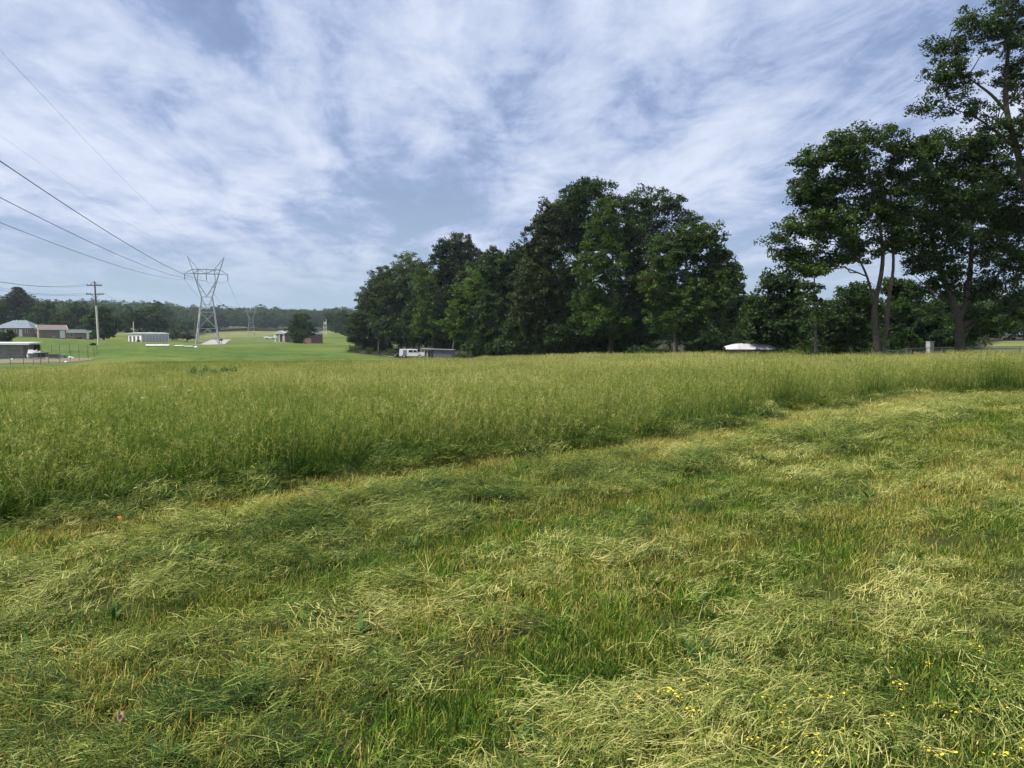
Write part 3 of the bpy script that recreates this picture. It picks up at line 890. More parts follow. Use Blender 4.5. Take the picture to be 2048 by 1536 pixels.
GRP = 'trees of the grove in the middle'
def grove():
    T = make_tree
    T('tall dark grey-green tree forming the left half of the highest grove peak', 1150, 98, [(1182, 384, 42, 32), (1148, 412, 40, 44), (1120, 440, 36, 40), (1162, 470, 52, 58), (1130, 560, 55, 60)], 'dark', .27, .8, group=GRP, trunk_r=.3)
    T('dark broad tree on the left flank of the highest grove trees', 1088, 92, [(1106, 442, 36, 46), (1085, 500, 44, 56), (1075, 575, 52, 58), (1105, 632, 52, 46), (1060, 620, 40, 45)], 'brown', .26, .75, group=GRP, trunk_r=.28, dens=1.15)
    T('lighter green pointed tree in front of the highest grove peak', 1222, 86, [(1216, 424, 28, 32), (1207, 466, 42, 46), (1200, 530, 54, 46), (1190, 605, 52, 46), (1215, 640, 50, 36)], 'bright', .24, .7, group=GRP, trunk_r=.24, tone=.35)
    T('open crowned tree with sky showing through on the grove right summit', 1305, 100, [(1298, 398, 55, 36), (1350, 412, 40, 32), (1288, 445, 50, 40), (1330, 470, 45, 35), (1248, 412, 32, 32), (1262, 460, 40, 40), (1372, 445, 32, 28)], 'dark', .25, .7, per=30, dens=.72, group=GRP, trunk_r=.28)
    T('big round green tree at the right front of the grove', 1345, 76, [(1400, 478, 56, 36), (1350, 500, 55, 42), (1432, 528, 50, 44), (1330, 560, 58, 46), (1402, 588, 66, 46), (1372, 636, 76, 36), (1445, 570, 40, 50)], 'mid', .22, .62, per=44, group=GRP, trunk_r=.26, tone=.6)
    T('thin ragged tree trailing off the right end of the grove', 1462, 80, [(1466, 560, 26, 40), (1474, 612, 24, 36), (1455, 640, 30, 30)], 'grey', .22, .6, per=26, dens=.7, group=GRP, trunk_r=.16)
    T('dark leafy tree filling the dip right of the tall grove peak', 1265, 88, [(1262, 490, 42, 50), (1285, 540, 50, 50), (1285, 590, 55, 50), (1262, 640, 55, 40)], 'dark', .25, .75, group=GRP)
    T('dark mid height tree left of the tall grove peak', 1012, 106, [(1020, 532, 36, 26), (1048, 515, 32, 34), (992, 535, 32, 28), (1050, 570, 40, 46), (1002, 590, 44, 55), (1030, 636, 50, 46), (985, 640, 44, 44)], 'dark', .28, .8, group=GRP, dens=1.15)
    T('bright yellow-green tree standing out in the grove left half', 945, 110, [(965, 556, 36, 24), (940, 590, 40, 34), (922, 640, 40, 44), (965, 630, 44, 50)], 'bright', .27, .75, group=GRP, tone=.62)
    T('brownish topped tree behind the bright yellow-green grove tree', 965, 135, [(978, 518, 28, 24), (950, 556, 36, 36), (990, 550, 30, 36)], 'brown', .33, .95, group=GRP)
    T('dark rounded tree making the second highest grove top', 905, 138, [(915, 490, 40, 24), (888, 528, 34, 36), (938, 528, 38, 36), (905, 580, 48, 46)], 'grey', .33, .95, group=GRP, tone=.35, dens=1.1)
    T('fresh green lower tree in the grove right above the carport', 868, 145, [(872, 606, 38, 42), (890, 646, 44, 36), (855, 646, 34, 34), (855, 570, 34, 34)], 'bright', .28, .8, group=GRP, tone=.45)
    T('pale open topped tree at the left shoulder of the grove', 815, 165, [(815, 525, 36, 20), (795, 542, 26, 18), (835, 545, 28, 22)], 'pale', .34, .9, per=26, dens=.7, group=GRP)
    T('dark wide tree below the pale open topped grove tree', 800, 162, [(800, 572, 46, 40), (842, 560, 34, 36), (778, 610, 40, 46), (825, 620, 44, 46), (800, 655, 50, 32)], 'dark', .33, .95, group=GRP)
    T('dark tree with low hanging foliage behind the white van', 838, 152, [(835, 630, 36, 40), (842, 660, 40, 28)], 'mid', .3, .85, group=GRP, tone=.3)
    T('grey-green tree on the sloping left flank of the grove', 757, 166, [(762, 565, 26, 30), (748, 600, 28, 40), (770, 640, 36, 40)], 'grey', .34, .95, group=GRP, tone=.4)
    T('low spreading tree at the far left end of the grove', 722, 170, [(730, 606, 20, 34), (722, 650, 28, 34), (710, 672, 18, 18), (748, 665, 26, 24)], 'dark', .33, .9, group=GRP, trunk_r=.18)
    # understory and the depth of the wood
    und = [(1050, 98, 655, 46, 40, 'dark of leaf shrub tree under the left flank of the tall trees'),
           (1145, 90, 660, 50, 38, 'low dark understory tree below the tall grove peak'),
           (1235, 92, 668, 44, 30, 'small dark understory tree left of the thin grove trunks'),
           (980, 112, 670, 46, 28, 'low dark understory tree below the bright yellow-green tree'),
           (905, 152, 674, 40, 24, 'low dark understory tree behind the carport'),
           (1440, 84, 668, 42, 28, 'low leafy understory tree near the white tarp'),
           (1310, 96, 640, 50, 40, 'dark understory tree behind the big round grove tree')]
    for px, d, py, rx, ry, lb in und:
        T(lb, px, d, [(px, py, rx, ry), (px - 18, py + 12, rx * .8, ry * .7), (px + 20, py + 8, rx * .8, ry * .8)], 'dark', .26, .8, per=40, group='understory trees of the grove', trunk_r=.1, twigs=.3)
    low = [(742, 172, 'low dark bush under the far left grove trees'), (985, 114, 'dark bush right of the carport'),
           (965, 108, 'dark bush below the bright grove tree'), (1010, 104, 'dark bush below the mid height grove tree'), (1060, 97, 'dark bush below the left flank of the peak'), (1105, 93, 'dark bush left below the highest peak'),
           (1150, 92, 'dark bush right below the highest peak'), (1195, 92, 'dark bush left of the grey plank bench'), (1262, 90, 'dark bush right of the grey plank bench'), (1415, 80, 'leafy bush right of the grassy gap under the grove'), (1455, 76, 'leafy bush touching the white tarp left end')]
    for px, d, lb in low:
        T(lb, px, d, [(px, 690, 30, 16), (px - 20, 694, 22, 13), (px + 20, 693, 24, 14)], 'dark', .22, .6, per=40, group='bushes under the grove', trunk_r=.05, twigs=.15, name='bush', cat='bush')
    for i, (px, d) in enumerate([(1120, 112), (1190, 118), (1040, 125), (1250, 116), (960, 146), (880, 155), (1340, 112), (830, 160), (1400, 104), (780, 178)]):
        lb = 'dark tree deep inside the grove, %s' % ['behind the left flank of the peak', 'behind the highest peak', 'behind the dip left of the peak', 'behind the pointed tree', 'behind the brownish topped tree', 'behind the second highest top', 'behind the open crowned tree', 'behind the van', 'behind the big round tree', 'behind the left shoulder'][i]
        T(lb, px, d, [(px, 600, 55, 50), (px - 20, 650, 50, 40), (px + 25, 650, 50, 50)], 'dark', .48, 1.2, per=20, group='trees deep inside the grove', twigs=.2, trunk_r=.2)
grove()

def right_trees():
    T = make_tree
    G = 'trees along the right hand fence'
    T('double trunked tree with wide leaning crown by the fence', 1757, 48,
      [(1622, 322, 40, 30), (1665, 300, 42, 30), (1735, 275, 62, 26), (1790, 300, 45, 30), (1605, 385, 36, 36), (1660, 375, 52, 36), (1730, 350, 66, 40), (1590, 450, 36, 26), (1556, 478, 32, 14), (1640, 450, 56, 34), (1710, 430, 60, 40), (1775, 400, 50, 44), (1600, 510, 44, 18), (1665, 515, 46, 18), (1725, 500, 45, 26), (1785, 470, 36, 36), (1640, 405, 44, 30), (1690, 465, 50, 30), (1815, 350, 46, 44), (1805, 425, 46, 40), (1575, 500, 36, 16), (1625, 540, 46, 16), (1585, 535, 34, 16), (1700, 318, 50, 28)],
      'mid', .155, .56, per=42, dens=1.4, trunk_r=.2, bark=M_BARK, tone=.45, up=.72, fork=.55,
      trunk=[([(1757, 712), (1750, 665), (1748, 610), (1760, 565), (1768, 510), (1758, 440), (1740, 350), (1725, 290)], .21),
             ([(1763, 712), (1773, 660), (1776, 600), (1788, 540), (1785, 470), (1780, 380), (1790, 310)], .15),
             ([(1748, 612), (1738, 560), (1715, 510), (1670, 480), (1610, 440)], .09)])
    T('large spreading tree forking low beside the white box', 1920, 50,
      [(1850, 300, 42, 34), (1885, 278, 26, 22), (1915, 330, 56, 40), (1985, 340, 60, 50), (1860, 370, 60, 40), (1935, 400, 66, 44), (2010, 430, 56, 46), (1850, 440, 46, 30), (1905, 470, 50, 30), (1975, 500, 56, 34), (2040, 520, 46, 40), (1850, 530, 46, 18), (1880, 570, 40, 18), (1985, 570, 56, 30), (2030, 610, 50, 30), (1970, 635, 46, 22), (1900, 545, 36, 22), (2060, 380, 50, 60), (1825, 480, 46, 34), (1875, 510, 56, 28), (1990, 285, 46, 30), (1945, 285, 40, 30), (2040, 455, 46, 40), (1900, 420, 56, 36), (1925, 585, 40, 18)],
      'mid', .155, .56, per=42, dens=1.4, trunk_r=.34, tone=.42, up=.7, fork=.5,
      trunk=[([(1921, 712), (1920, 660), (1917, 630), (1896, 580), (1878, 530), (1862, 470), (1850, 400), (1865, 320)], .30),
             ([(1920, 640), (1934, 600), (1941, 540), (1945, 470), (1942, 400), (1950, 330)], .22),
             ([(1922, 630), (1960, 590), (2005, 540), (2040, 480)], .15),
             ([(1910, 612), (1880, 590), (1850, 570), (1825, 548)], .08),
             ([(1912, 640), (1885, 625), (1858, 618)], .06)])
    T('tallest tree reaching out of the top right corner', 2112, 46,
      [(1900, 88, 44, 34), (1955, 45, 56, 36), (1885, 150, 42, 34), (1860, 212, 30, 20), (1925, 150, 46, 36), (1935, 215, 56, 26), (2010, 60, 46, 56), (2040, -30, 66, 50), (2035, 150, 46, 50), (1985, 250, 46, 18), (2040, 260, 40, 36), (2100, 60, 60, 80), (2110, 200, 60, 80), (2085, 330, 60, 50), (2130, -80, 70, 60)],
      'mid', .13, .5, per=44, dens=.9, trunk_r=.34, tone=.38, up=.7, fork=.5,
      trunk=[([(2112, 712), (2100, 600), (2078, 480), (2050, 360), (2026, 270), (2010, 215), (2012, 150), (2020, 60), (2030, -40)], .29),
             ([(2014, 225), (1985, 190), (1950, 165), (1915, 140)], .11),
             ([(2035, 300), (1990, 262), (1950, 232), (1900, 216)], .10),
             ([(2080, 480), (2110, 380), (2120, 250), (2110, 120)], .20)])
    T('leafy tree beyond the right edge of the fence trees', 2290, 52, [(2280, 420, 80, 60), (2330, 480, 80, 60), (2240, 520, 70, 50), (2300, 560, 90, 50)], 'mid', .22, .7, per=36, trunk_r=.26, group=G)
    T('dark bushy tree far beyond the right edge', 2420, 70, [(2420, 560, 70, 50), (2470, 610, 70, 50), (2370, 630, 70, 45)], 'dark', .26, .8, per=36, trunk_r=.2, group=G)
    T('slender young tree with one thin straight trunk', 1631, 52, [(1628, 500, 24, 18), (1632, 540, 28, 20), (1628, 580, 34, 22), (1636, 618, 36, 20), (1626, 650, 32, 16)], 'dark', .17, .42, per=30, dens=.7, trunk_r=.09, bark=M_BARKG, trunk=[([(1632, 712), (1631, 640), (1629, 570), (1627, 500)], .10)], group=G)
    T('dense leafy tree right of the white tarp', 1545, 60, [(1550, 562, 34, 28), (1528, 610, 42, 36), (1565, 612, 36, 36), (1505, 650, 34, 40), (1548, 660, 55, 38), (1580, 650, 40, 40), (1586, 570, 28, 24), (1592, 606, 30, 30)], 'dark', .2, .6, dens=1.5, per=44, trunk_r=.14, group=G)
    T('bushy dark tree between the slender young tree and the double trunk', 1695, 64, [(1700, 588, 40, 30), (1680, 630, 46, 32), (1725, 620, 46, 40), (1700, 662, 66, 34), (1660, 650, 40, 34)], 'dark', .21, .65, dens=1.5, per=44, trunk_r=.14, group=G)
    T('bushy green tree behind the white box', 1825, 68, [(1815, 590, 46, 32), (1845, 625, 50, 34), (1795, 635, 50, 40), (1840, 662, 66, 34), (1800, 575, 36, 26)], 'mid', .22, .65, dens=1.5, per=44, trunk_r=.14, tone=.3, group=G)
    T('dark low tree behind the forking tree', 1915, 74, [(1900, 610, 46, 30), (1940, 640, 50, 36), (1880, 652, 44, 32), (1985, 640, 40, 34)], 'dark', .23, .65, dens=1.4, per=40, trunk_r=.14, group=G)
    T('dark tree at the right edge beyond the yellow clearing', 2050, 120, [(2040, 620, 55, 40), (2000, 645, 44, 28), (2070, 650, 60, 34), (2120, 630, 60, 50)], 'dark', .36, 1.0, per=40, trunk_r=.2, group='woods behind the right hand fence')
    for i, (px, d) in enumerate([(1500, 96), (1570, 104), (1640, 110), (1720, 104), (1800, 110), (1880, 116), (1960, 124), (2130, 130)]):
        lb = 'distant dark tree behind the fence, ' + ['left of the dense leafy tree', 'behind the dense leafy tree', 'behind the slender young tree', 'behind the double trunk', 'left of the white box', 'behind the forking tree', 'beside the yellow clearing', 'outside the right edge'][i]
        T(lb, px, d, [(px, 612 + (i % 3) * 8, 46, 30), (px - 22, 650, 44, 30), (px + 22, 645, 44, 32)], 'dark', .36, 1.0, per=32, group='woods behind the right hand fence', trunk_r=.16, twigs=.2)
right_trees()

# ------------------------------------------------------------------ far woods, left valley trees
def proto_crown(colname, w, h, n, ls, leaf):
    c = PROTO.setdefault(colname, bpy.data.collections.new('seed_' + colname))
    nc = 40
    d = rng.normal(0, 1, (nc, 3)); d /= np.linalg.norm(d, axis=1, keepdims=True)
    C = d * (rng.random((nc, 1)) ** .4) * np.array([w / 2, w / 2, h * .38]) * .85 + np.array([0, 0, h * .58])
    me = leaves_mesh('m', C, rng.uniform(.12, .24, nc) * w, n // nc, ls, M_LEAF[leaf], np.clip(rng.normal(.5, .22, nc), 0, 1), up=.6)
    nm = '%s_seed_%02d' % (colname, len(c.objects))
    o = bpy.data.objects.new(nm, me); c.objects.link(o)
for i in range(5):
    proto_crown('farwood', 11 + i, 15 + i, 900, 1.25, 'far')
def far_woods():
    xs = []; ys = []
    n = 5200
    px = rng.uniform(-260, 1500, n); d = rng.uniform(690, 1350, n)
    lo = np.interp(px, [-260, 100, 330, 420, 560, 700, 900], [430, 440, 560, 705, 705, 705, 600])
    d = lo + (1350 - lo) * rng.random(n) ** 1.4
    x = (px - 1024) / F * d; y = d
    z = ground(x, y)
    scl = rng.uniform(.6, 1.3, n) * (.85 + .4 * fbm(x, y, .012, 3))
    scatter('far_woods', 'farwood', x, y, scl, rng.uniform(0, 6.28, n), np.zeros(n), 'wooded ridge across the valley in the far distance', z=z - .5)
    # wood behind the right-hand side, closing the horizon
    n = 900
    px = rng.uniform(900, 2500, n); d = rng.uniform(260, 520, n)
    x = (px - 1024) / F * d
    scatter('woods_beyond_grove', 'farwood', x, d, rng.uniform(.55, .85, n), rng.uniform(0, 6.28, n), np.zeros(n), 'woods behind the grove and the fence trees', z=ground(x, d) - .5)
far_woods()

def left_trees():
    T = make_tree
    G = 'trees in the valley on the left'
    def t(lb, px, d, lobes, leaf='far', **kw):
        kk = dict(ls=.55, clump=1.3, per=34, trunk_r=.25, twigs=.3, group=G); kk.update(kw)
        T(lb, px, d, lobes, leaf, **kk)
    t('dark tree at the left edge behind the blue-grey roofed house', -8, 262, [(-5, 620, 22, 26), (-12, 645, 24, 24), (6, 650, 18, 20)], 'dark')
    t('rounded pale green tree behind the blue-grey roofed house', 58, 260, [(56, 636, 13, 12), (58, 650, 16, 14)], 'far', tone=.7)
    t('leafy tree between the conifer and the brown roofed house', 92, 285, [(92, 620, 24, 20), (80, 640, 24, 18), (106, 640, 22, 20)])
    t('dark round tree behind the brown roofed house', 122, 270, [(120, 632, 20, 18), (132, 642, 18, 20), (110, 650, 18, 16), (128, 660, 24, 14)], 'dark')
    t('lighter tree above the small brick outbuilding', 165, 320, [(160, 618, 24, 18), (178, 632, 20, 20), (150, 640, 24, 20)], 'mid', tone=.35)
    t('small round tree behind the small brick outbuilding', 172, 262, [(170, 640, 12, 11), (174, 652, 15, 14)], 'far', tone=.6)
    t('dense dark tree right beside the tall power pole', 208, 232, [(206, 630, 24, 20), (196, 650, 22, 20), (222, 650, 22, 22), (210, 662, 28, 14)], 'dark', dens=1.3)
    t('broad green tree behind the storage building', 285, 300, [(268, 630, 22, 16), (300, 628, 26, 16), (255, 650, 22, 18), (290, 650, 30, 18), (320, 650, 18, 18)], 'mid', tone=.4, dens=1.2)
    t('tall treetop poking above the ridge right of the storage building', 318, 420, [(316, 612, 16, 12), (308, 626, 20, 14), (330, 628, 16, 14)], 'far')
    t('grey-green bushy tree right of the storage building', 345, 262, [(342, 668, 14, 11), (352, 670, 14, 10)], 'grey', clump=.9, ls=.4, tone=.6)
    t('low dark rounded shrub left of the lattice tower', 374, 255, [(372, 673, 14, 8), (382, 674, 10, 7)], 'dark', clump=.7, ls=.35, trunk_r=.08, cat='shrub')
    t('tree row foliage behind the small cross-armed pole', 350, 420, [(345, 650, 26, 14), (380, 652, 30, 12), (410, 655, 24, 10)], 'far')
    t('leafy dark tree in front of the far brick house', 596, 226, [(602, 638, 18, 13), (588, 656, 20, 17), (616, 656, 20, 16), (600, 668, 27, 13), (596, 679, 13, 8)], 'dark', clump=.95, ls=.4, dens=1.3)
    t('rounded trees edge at the right of the far brick house', 672, 430, [(660, 634, 16, 12), (684, 634, 18, 14), (672, 652, 22, 14), (694, 650, 16, 16)], 'mid', tone=.3)
    t('pale olive shrub by the far twin poles', 690, 330, [(688, 664, 9, 6), (695, 665, 7, 5)], 'pale', clump=.8, ls=.45, trunk_r=.06, cat='shrub', tone=.3)
    t('dark small bush at the left edge above the weathered shed', 12, 140, [(12, 668, 12, 10), (8, 676, 13, 8), (20, 675, 8, 7)], 'mid', clump=.6, ls=.25, trunk_r=.06, cat='shrub', tone=.25)
    t('little dark bush alone on the lawn', 186, 152, [(184, 689, 5, 2.5), (188, 688, 4, 2.5)], 'mid', clump=.22, ls=.14, trunk_r=.03, cat='shrub', tone=.2)
    t('small round shrub left of the far brick house corner', 556, 262, [(556, 666, 4, 5)], 'dark', clump=.5, ls=.25, trunk_r=.04, cat='shrub')
    t('leafy vine shrub climbing by the storage building end', 277, 208, [(276, 683, 5, 4), (281, 686, 4, 4)], 'mid', clump=.35, ls=.2, trunk_r=.03, cat='shrub', tone=.2)
    t('tiny shrub in front of the storage building doors', 262, 206, [(262, 686, 2.5, 3)], 'mid', clump=.25, ls=.16, trunk_r=.03, cat='shrub', tone=.2)
    # conifer
    px, d = 38, 300
    B = np.array([xof(px, d), d, gz(xof(px, d), d)])
    root = empty('conifer_tree', B, 'tall layered conifer rising above the houses at left', 'tree', G)
    s = mpp(d); top = at(px, 575, d)[2]; H = top - B[2]
    tb = MB(); tb.tube([(0, 0, -.3), (0, 0, H * .5), (0, 0, H)], [.35, .2, .04], 8)
    Cs = []; Rs = []
    for zz in np.linspace(.22, .985, 15):
        rad = np.interp(zz, [.2, .5, .75, 1], [40, 38, 25, 4]) * s * rng.uniform(.85, 1.12)
        nb = int(6 + rad * 1.5)
        for j in range(nb):
            a = rng.uniform(0, 6.28); L = rad * rng.uniform(.75, 1.1)
            e = np.array([math.cos(a) * L, math.sin(a) * L, zz * H + L * .08])
            tb.tube([(0, 0, zz * H), tuple(e)], [.06, .02], 4)
            for q in (.35, .6, .85, 1.0):
                Cs.append(np.array([e[0] * q, e[1] * q, zz * H + L * .08 * q])); Rs.append(1.5 * (1.15 - .3 * q))
    link('crown', leaves_mesh('crown', np.array(Cs), np.array(Rs), 22, .75, M_LEAF['conifer'], rng.random(len(Cs)), flat=.28), root)
    tb.build('trunk', M_BARK, root)
left_trees()

# ------------------------------------------------------------------ lattice towers and lines
M_STEEL = mat('galvanised_steel', (0.42, 0.43, 0.45), 0.5, 0.55, var=.15)
M_INSUL = mat('insulator', (0.20, 0.19, 0.22), 0.4, 0.0)
M_WIRE = mat('conductor', (0.12, 0.12, 0.14), 0.6, 0.3)
M_POLE = mat('pole_wood', (0.66, 0.61, 0.52), 0.9, var=.25, scale=2)
M_POLED = mat('pole_wood_dark', (0.16, 0.13, 0.11), 0.9, var=.3, scale=2)
T1 = np.array([xof(416, 230), 230.0]); T2 = np.array([xof(503, 610), 610.0])
ld = (T1 - T2) / np.linalg.norm(T1 - T2)          # along the line, towards the camera
TROT = math.atan2(ld[1], ld[0]) + math.pi / 2       # crossarm (local x) perpendicular to the line
def tower(T, scale, label):
    z0 = gz(*T)
    root = empty('lattice_tower', (T[0], T[1], z0), label, 'pylon', 'lattice towers of the power line', TROT)
    root.scale = (scale,) * 3
    zw, zc_, zt, zp = 14.6, 21.6, 22.9, 26.8
    hb, hw = 3.3, 1.55
    def leg_at(z):
        return hb + (hw - hb) * z / zw
    for sx in (-1, 1):
        for sy in (-1, 1):
            MB().bar((sx * hb, sy * hb * .95, -.4), (sx * hw, sy * hw * .55, zw), 0.192).build('leg', M_STEEL, root)
    for z0_, z1_ in ((0.2, 5.0), (5.0, 10.0), (10.0, 14.6)):
        m = MB()
        for ax in (0, 1):
            for sgn in (-1, 1):
                def P(s, z):
                    h = leg_at(z); hy = (hb * .95 + (hw * .55 - hb * .95) * z / zw)
                    return (s * h, sgn * hy, z) if ax == 0 else (sgn * h, s * hy, z)
                if z0_ < 1:
                    m.bar(P(-1, z0_), P(0, z1_), 0.096); m.bar(P(1, z0_), P(0, z1_), 0.096)
                elif z1_ > 14:
                    m.bar(P(-1, z1_), P(-.05, z0_ + .9), 0.096); m.bar(P(1, z1_), P(.05, z0_ + .9), 0.096); m.bar(P(-.75, z1_ - 2.2), P(.75, z1_ - 2.2), 0.080)
                else:
                    m.bar(P(-1, z0_), P(1, z1_), 0.088); m.bar(P(1, z0_), P(-1, z1_), 0.088)
                m.bar(P(-1, z1_), P(1, z1_), 0.120)
        m.build('bracing', M_STEEL, root)
    m = MB()
    for sx in (-1, 1):
        m = MB()
        for sy in (-1, 1):
            y = sy * hw * .5
            m.bar((sx * 1.55, y, zw), (sx * 3.55, y, zc_), 0.176)
            m.bar((0, y * .6, zw + .2), (sx * 2.6, y, 19.2), 0.144)
            m.bar((sx * 2.6, y, 19.2), (sx * 2.25, y, zt), 0.120)
            m.bar((sx * 1.95, y, 16.1), (sx * .85, y * .8, 16.2), 0.080)
            m.bar((sx * 2.6, y, 18.0), (sx * 1.75, y * .8, 17.6), 0.080)
            m.bar((sx * 2.3, y, 17.1), (sx * 1.9, y, 18.1), 0.080)
        m.build('window_arm', M_STEEL, root)
        p = MB()
        for sy in (-1, 1):
            y = sy * hw * .4
            p.bar((sx * 3.5, y, zc_), (sx * 5.2, 0, zp), 0.160)
            p.bar((sx * 2.25, y, zt), (sx * 5.2, 0, zp), 0.120)
        p.build('ground_wire_peak', M_STEEL, root)
    m = MB()
    for sy in (-1, 1):
        y = sy * hw * .5
        m.bar((-6.1, 0, zc_), (-3.6, y, zc_), 0.128); m.bar((6.1, 0, zc_), (3.6, y, zc_), 0.128); m.bar((-3.6, y, zc_), (3.6, y, zc_), 0.152)
        m.bar((-6.1, 0, zc_), (-3.9, y, zt), 0.120); m.bar((6.1, 0, zc_), (3.9, y, zt), 0.120); m.bar((-3.9, y, zt), (3.9, y, zt), 0.120)
        for a, b in ((-3.5, -2.2), (-2.2, 0), (0, 2.2), (2.2, 3.5)):
            up = a in (-3.5, 0)
            m.bar((a, y, zc_ if up else zt), (b, y, zt if up else zc_), 0.112)
        m.bar((0, y, zc_), (0, y, zt), 0.096)
    m.build('cross_arm', M_STEEL, root)
    for x in (-6.1, 0, 6.1):
        m = MB(); m.tube([(x, 0, zc_), (x, 0, zc_ - 2.0)], .07, 6)
        for i in range(10): m.cyl((x, 0, zc_ - .3 - i * .16), (0, 0, 1), .16, .06, 8)
        m.build('insulator', M_INSUL, root)
    M = Matrix.Translation((T[0], T[1], z0)) @ Matrix.Rotation(TROT, 4, 'Z') @ Matrix.Scale(scale, 4)
    return [np.array(M @ Vector((x, 0, zc_ - 2.0))) for x in (-6.1, 0, 6.1)], [np.array(M @ Vector((x, 0, zp))) for x in (-5.2, 5.2)]
A1, G1 = tower(T1, 1.0, 'large steel lattice tower beside the grey driveway')
A2, G2 = tower(T2, .92, 'small far lattice tower in the olive field by the woods')
if A1[0][0] > A1[2][0]: A1 = A1[::-1]; G1 = G1[::-1]; A2 = A2[::-1]; G2 = G2[::-1]
def wire(name, pts, r, label, group):
    m = MB(); m.tube([tuple(p) for p in pts], r, 5)
    o = m.build(name, M_WIRE); tag(o, label, 'power line', group)
def near_span(P0, py0, n=40):
    """from a tower attachment towards and past the camera; sags so that it leaves the picture's left edge at row py0"""
    u = (0 - 1024) / F
    v = (768 - py0) / F
    k_ = u / (CP + v * SP)
    # P0 + ld t : x = k_ y
    t1 = (k_ * P0[1] - P0[0]) / (ld[0] - k_ * ld[1])
    y1 = P0[1] + ld[1] * t1
    z1 = at(0, py0, y1)[2]
    tE = 330.0; zE = P0[2] - 2.0
    # quadratic through (0,P0z), (t1,z1), (tE,zE)
    A = np.array([[t1, t1 ** 2], [tE, tE ** 2]]); b = np.array([z1 - P0[2], zE - P0[2]])
    p, q = np.linalg.solve(A, b)
    ts = np.linspace(0, 285, n)
    return np.stack([P0[0] + ld[0] * ts, P0[1] + ld[1] * ts, P0[2] + p * ts + q * ts ** 2], -1)
def far_span(a, b, sag, n=24):
    t = np.linspace(0, 1, n)
    P = a[None] * (1 - t)[:, None] + b[None] * t[:, None]
    P[:, 2] -= 4 * sag * t * (1 - t)
    return P
for P0, py, lb in zip(A1, (445, 395, 322), ('lowest', 'middle', 'highest')):
    wire('conductor', near_span(P0, py), .029, 'thick power line into the large tower, %s of three at the left edge' % lb, 'conductors towards the camera')
for P0, py, lb in zip(G1, (270, 100), ('lower', 'upper')):
    wire('ground_wire', near_span(P0, py), .008, 'hair thin %s wire running to a peak of the large tower' % lb, 'ground wires')
for a, b, lb in zip(A1, A2, ('left', 'middle', 'right')):
    wire('conductor', far_span(a, b, 9), .03, 'power line dropping from the large tower %s insulator to the far tower' % lb, 'conductors to the far tower')

def util_pole(px, Y, py_top, label, arms, r=.16, lean=0, m=None, dark_top=True, base=None):
    x = xof(px, Y); z0 = gz(x, Y)
    top = at(px, py_top, Y)[2] - z0
    root = empty('utility_pole', (x, Y, z0), label, 'utility pole')
    dx = lean
    MB().tube([(0, 0, -.5), (dx * .62, 0, top * .62)], [r * 1.15, r], 10).build('pole', m or M_POLE, root)
    MB().tube([(dx * .62, 0, top * .62), (dx, 0, top)], [r * .98, r * .75], 10).build('pole_top', M_POLED if dark_top else (m or M_POLE), root)
    ends = []
    for py, half, ang in arms:
        z = at(px, py, Y)[2] - z0; xx = dx * z / top
        a = MB(); c, s_ = math.cos(ang), math.sin(ang)
        a.bar((xx - half * c, -.2 - half * s_, z), (xx + half * c, -.2 + half * s_, z), .16, .18)
        a.bar((xx - half * .55 * c, -.2 - half * .55 * s_, z), (xx, -.2, z + (.9 if py < 580 else -.9)), .07); a.bar((xx + half * .55 * c, -.2 + half * .55 * s_, z), (xx, -.2, z + (.9 if py < 580 else -.9)), .07)
        a.build('cross_arm', M_POLED, root)
        for q in (-.92, -.5, .5, .92):
            MB().tube([(xx + half * q * c, -.2 + half * q * s_, z + .05), (xx + half * q * c, -.2 + half * q * s_, z + .2), (xx + half * q * c, -.2 + half * q * s_, z + .36)], [.05, .1, .04], 6).build('insulator', M_INSUL, root)
        ends.append([np.array([x + xx + half * q * c, Y - .2 + half * q * s_, z0 + z + .3]) for q in (-.92, .92)])
    return root, ends
_, E1 = util_pole(197.5, 163, 563, 'tall pale wooden power pole with two cross-arms on the lawn', [(571, 1.5, .25), (588.5, 1.75, .25)], r=.19, lean=-.45)
_, E2 = util_pole(391, 320, 612, 'dark pole with two light cross-arms against the far woods', [(617.5, 1.35, .1), (625.5, 1.5, .1)], m=M_POLED, r=.17)
util_pole(268, 268, 643, 'short pale pole rising behind the storage building roof', [], r=.16, dark_top=False)
util_pole(648.5, 330, 643, 'left and shorter of the two far poles right of the brick house', [], r=.15, dark_top=False)
r_, _ = util_pole(653, 332, 638, 'taller of the two far poles, carrying a white transformer', [], r=.16, dark_top=False)
MB().tube([(-.35, -.1, 5.0), (-.35, -.1, 5.1), (-.35, -.1, 6.1), (-.35, -.1, 6.2)], [.2, .27, .27, .2], 10).build('transformer', mat('white_enamel', (.75, .75, .75), .4), r_)
for (a, b), (py0, py1), lb in zip(E1, ((554, 557), (565, 573)), ('upper', 'lower')):
    for p, py, w in ((a, py0, 'front'), (b, py1, 'rear')):
        q = at(-60, py - 4, 120); q2 = p + (q - p)
        P = far_span(p, q2, 1.1)
        wire('service_line', P, .022, 'thin %s line from the tall wooden pole %s arm to the left edge' % (w, lb), 'service lines on the wooden pole')
for p, q, w in ((E1[1][0], E2[1][0], 'left'), (E1[1][1], E2[1][1], 'right')):
    wire('service_line', far_span(p, q, 3.5), .02, 'faint sagging line between the two cross-armed poles, %s strand' % w, 'service lines between poles')

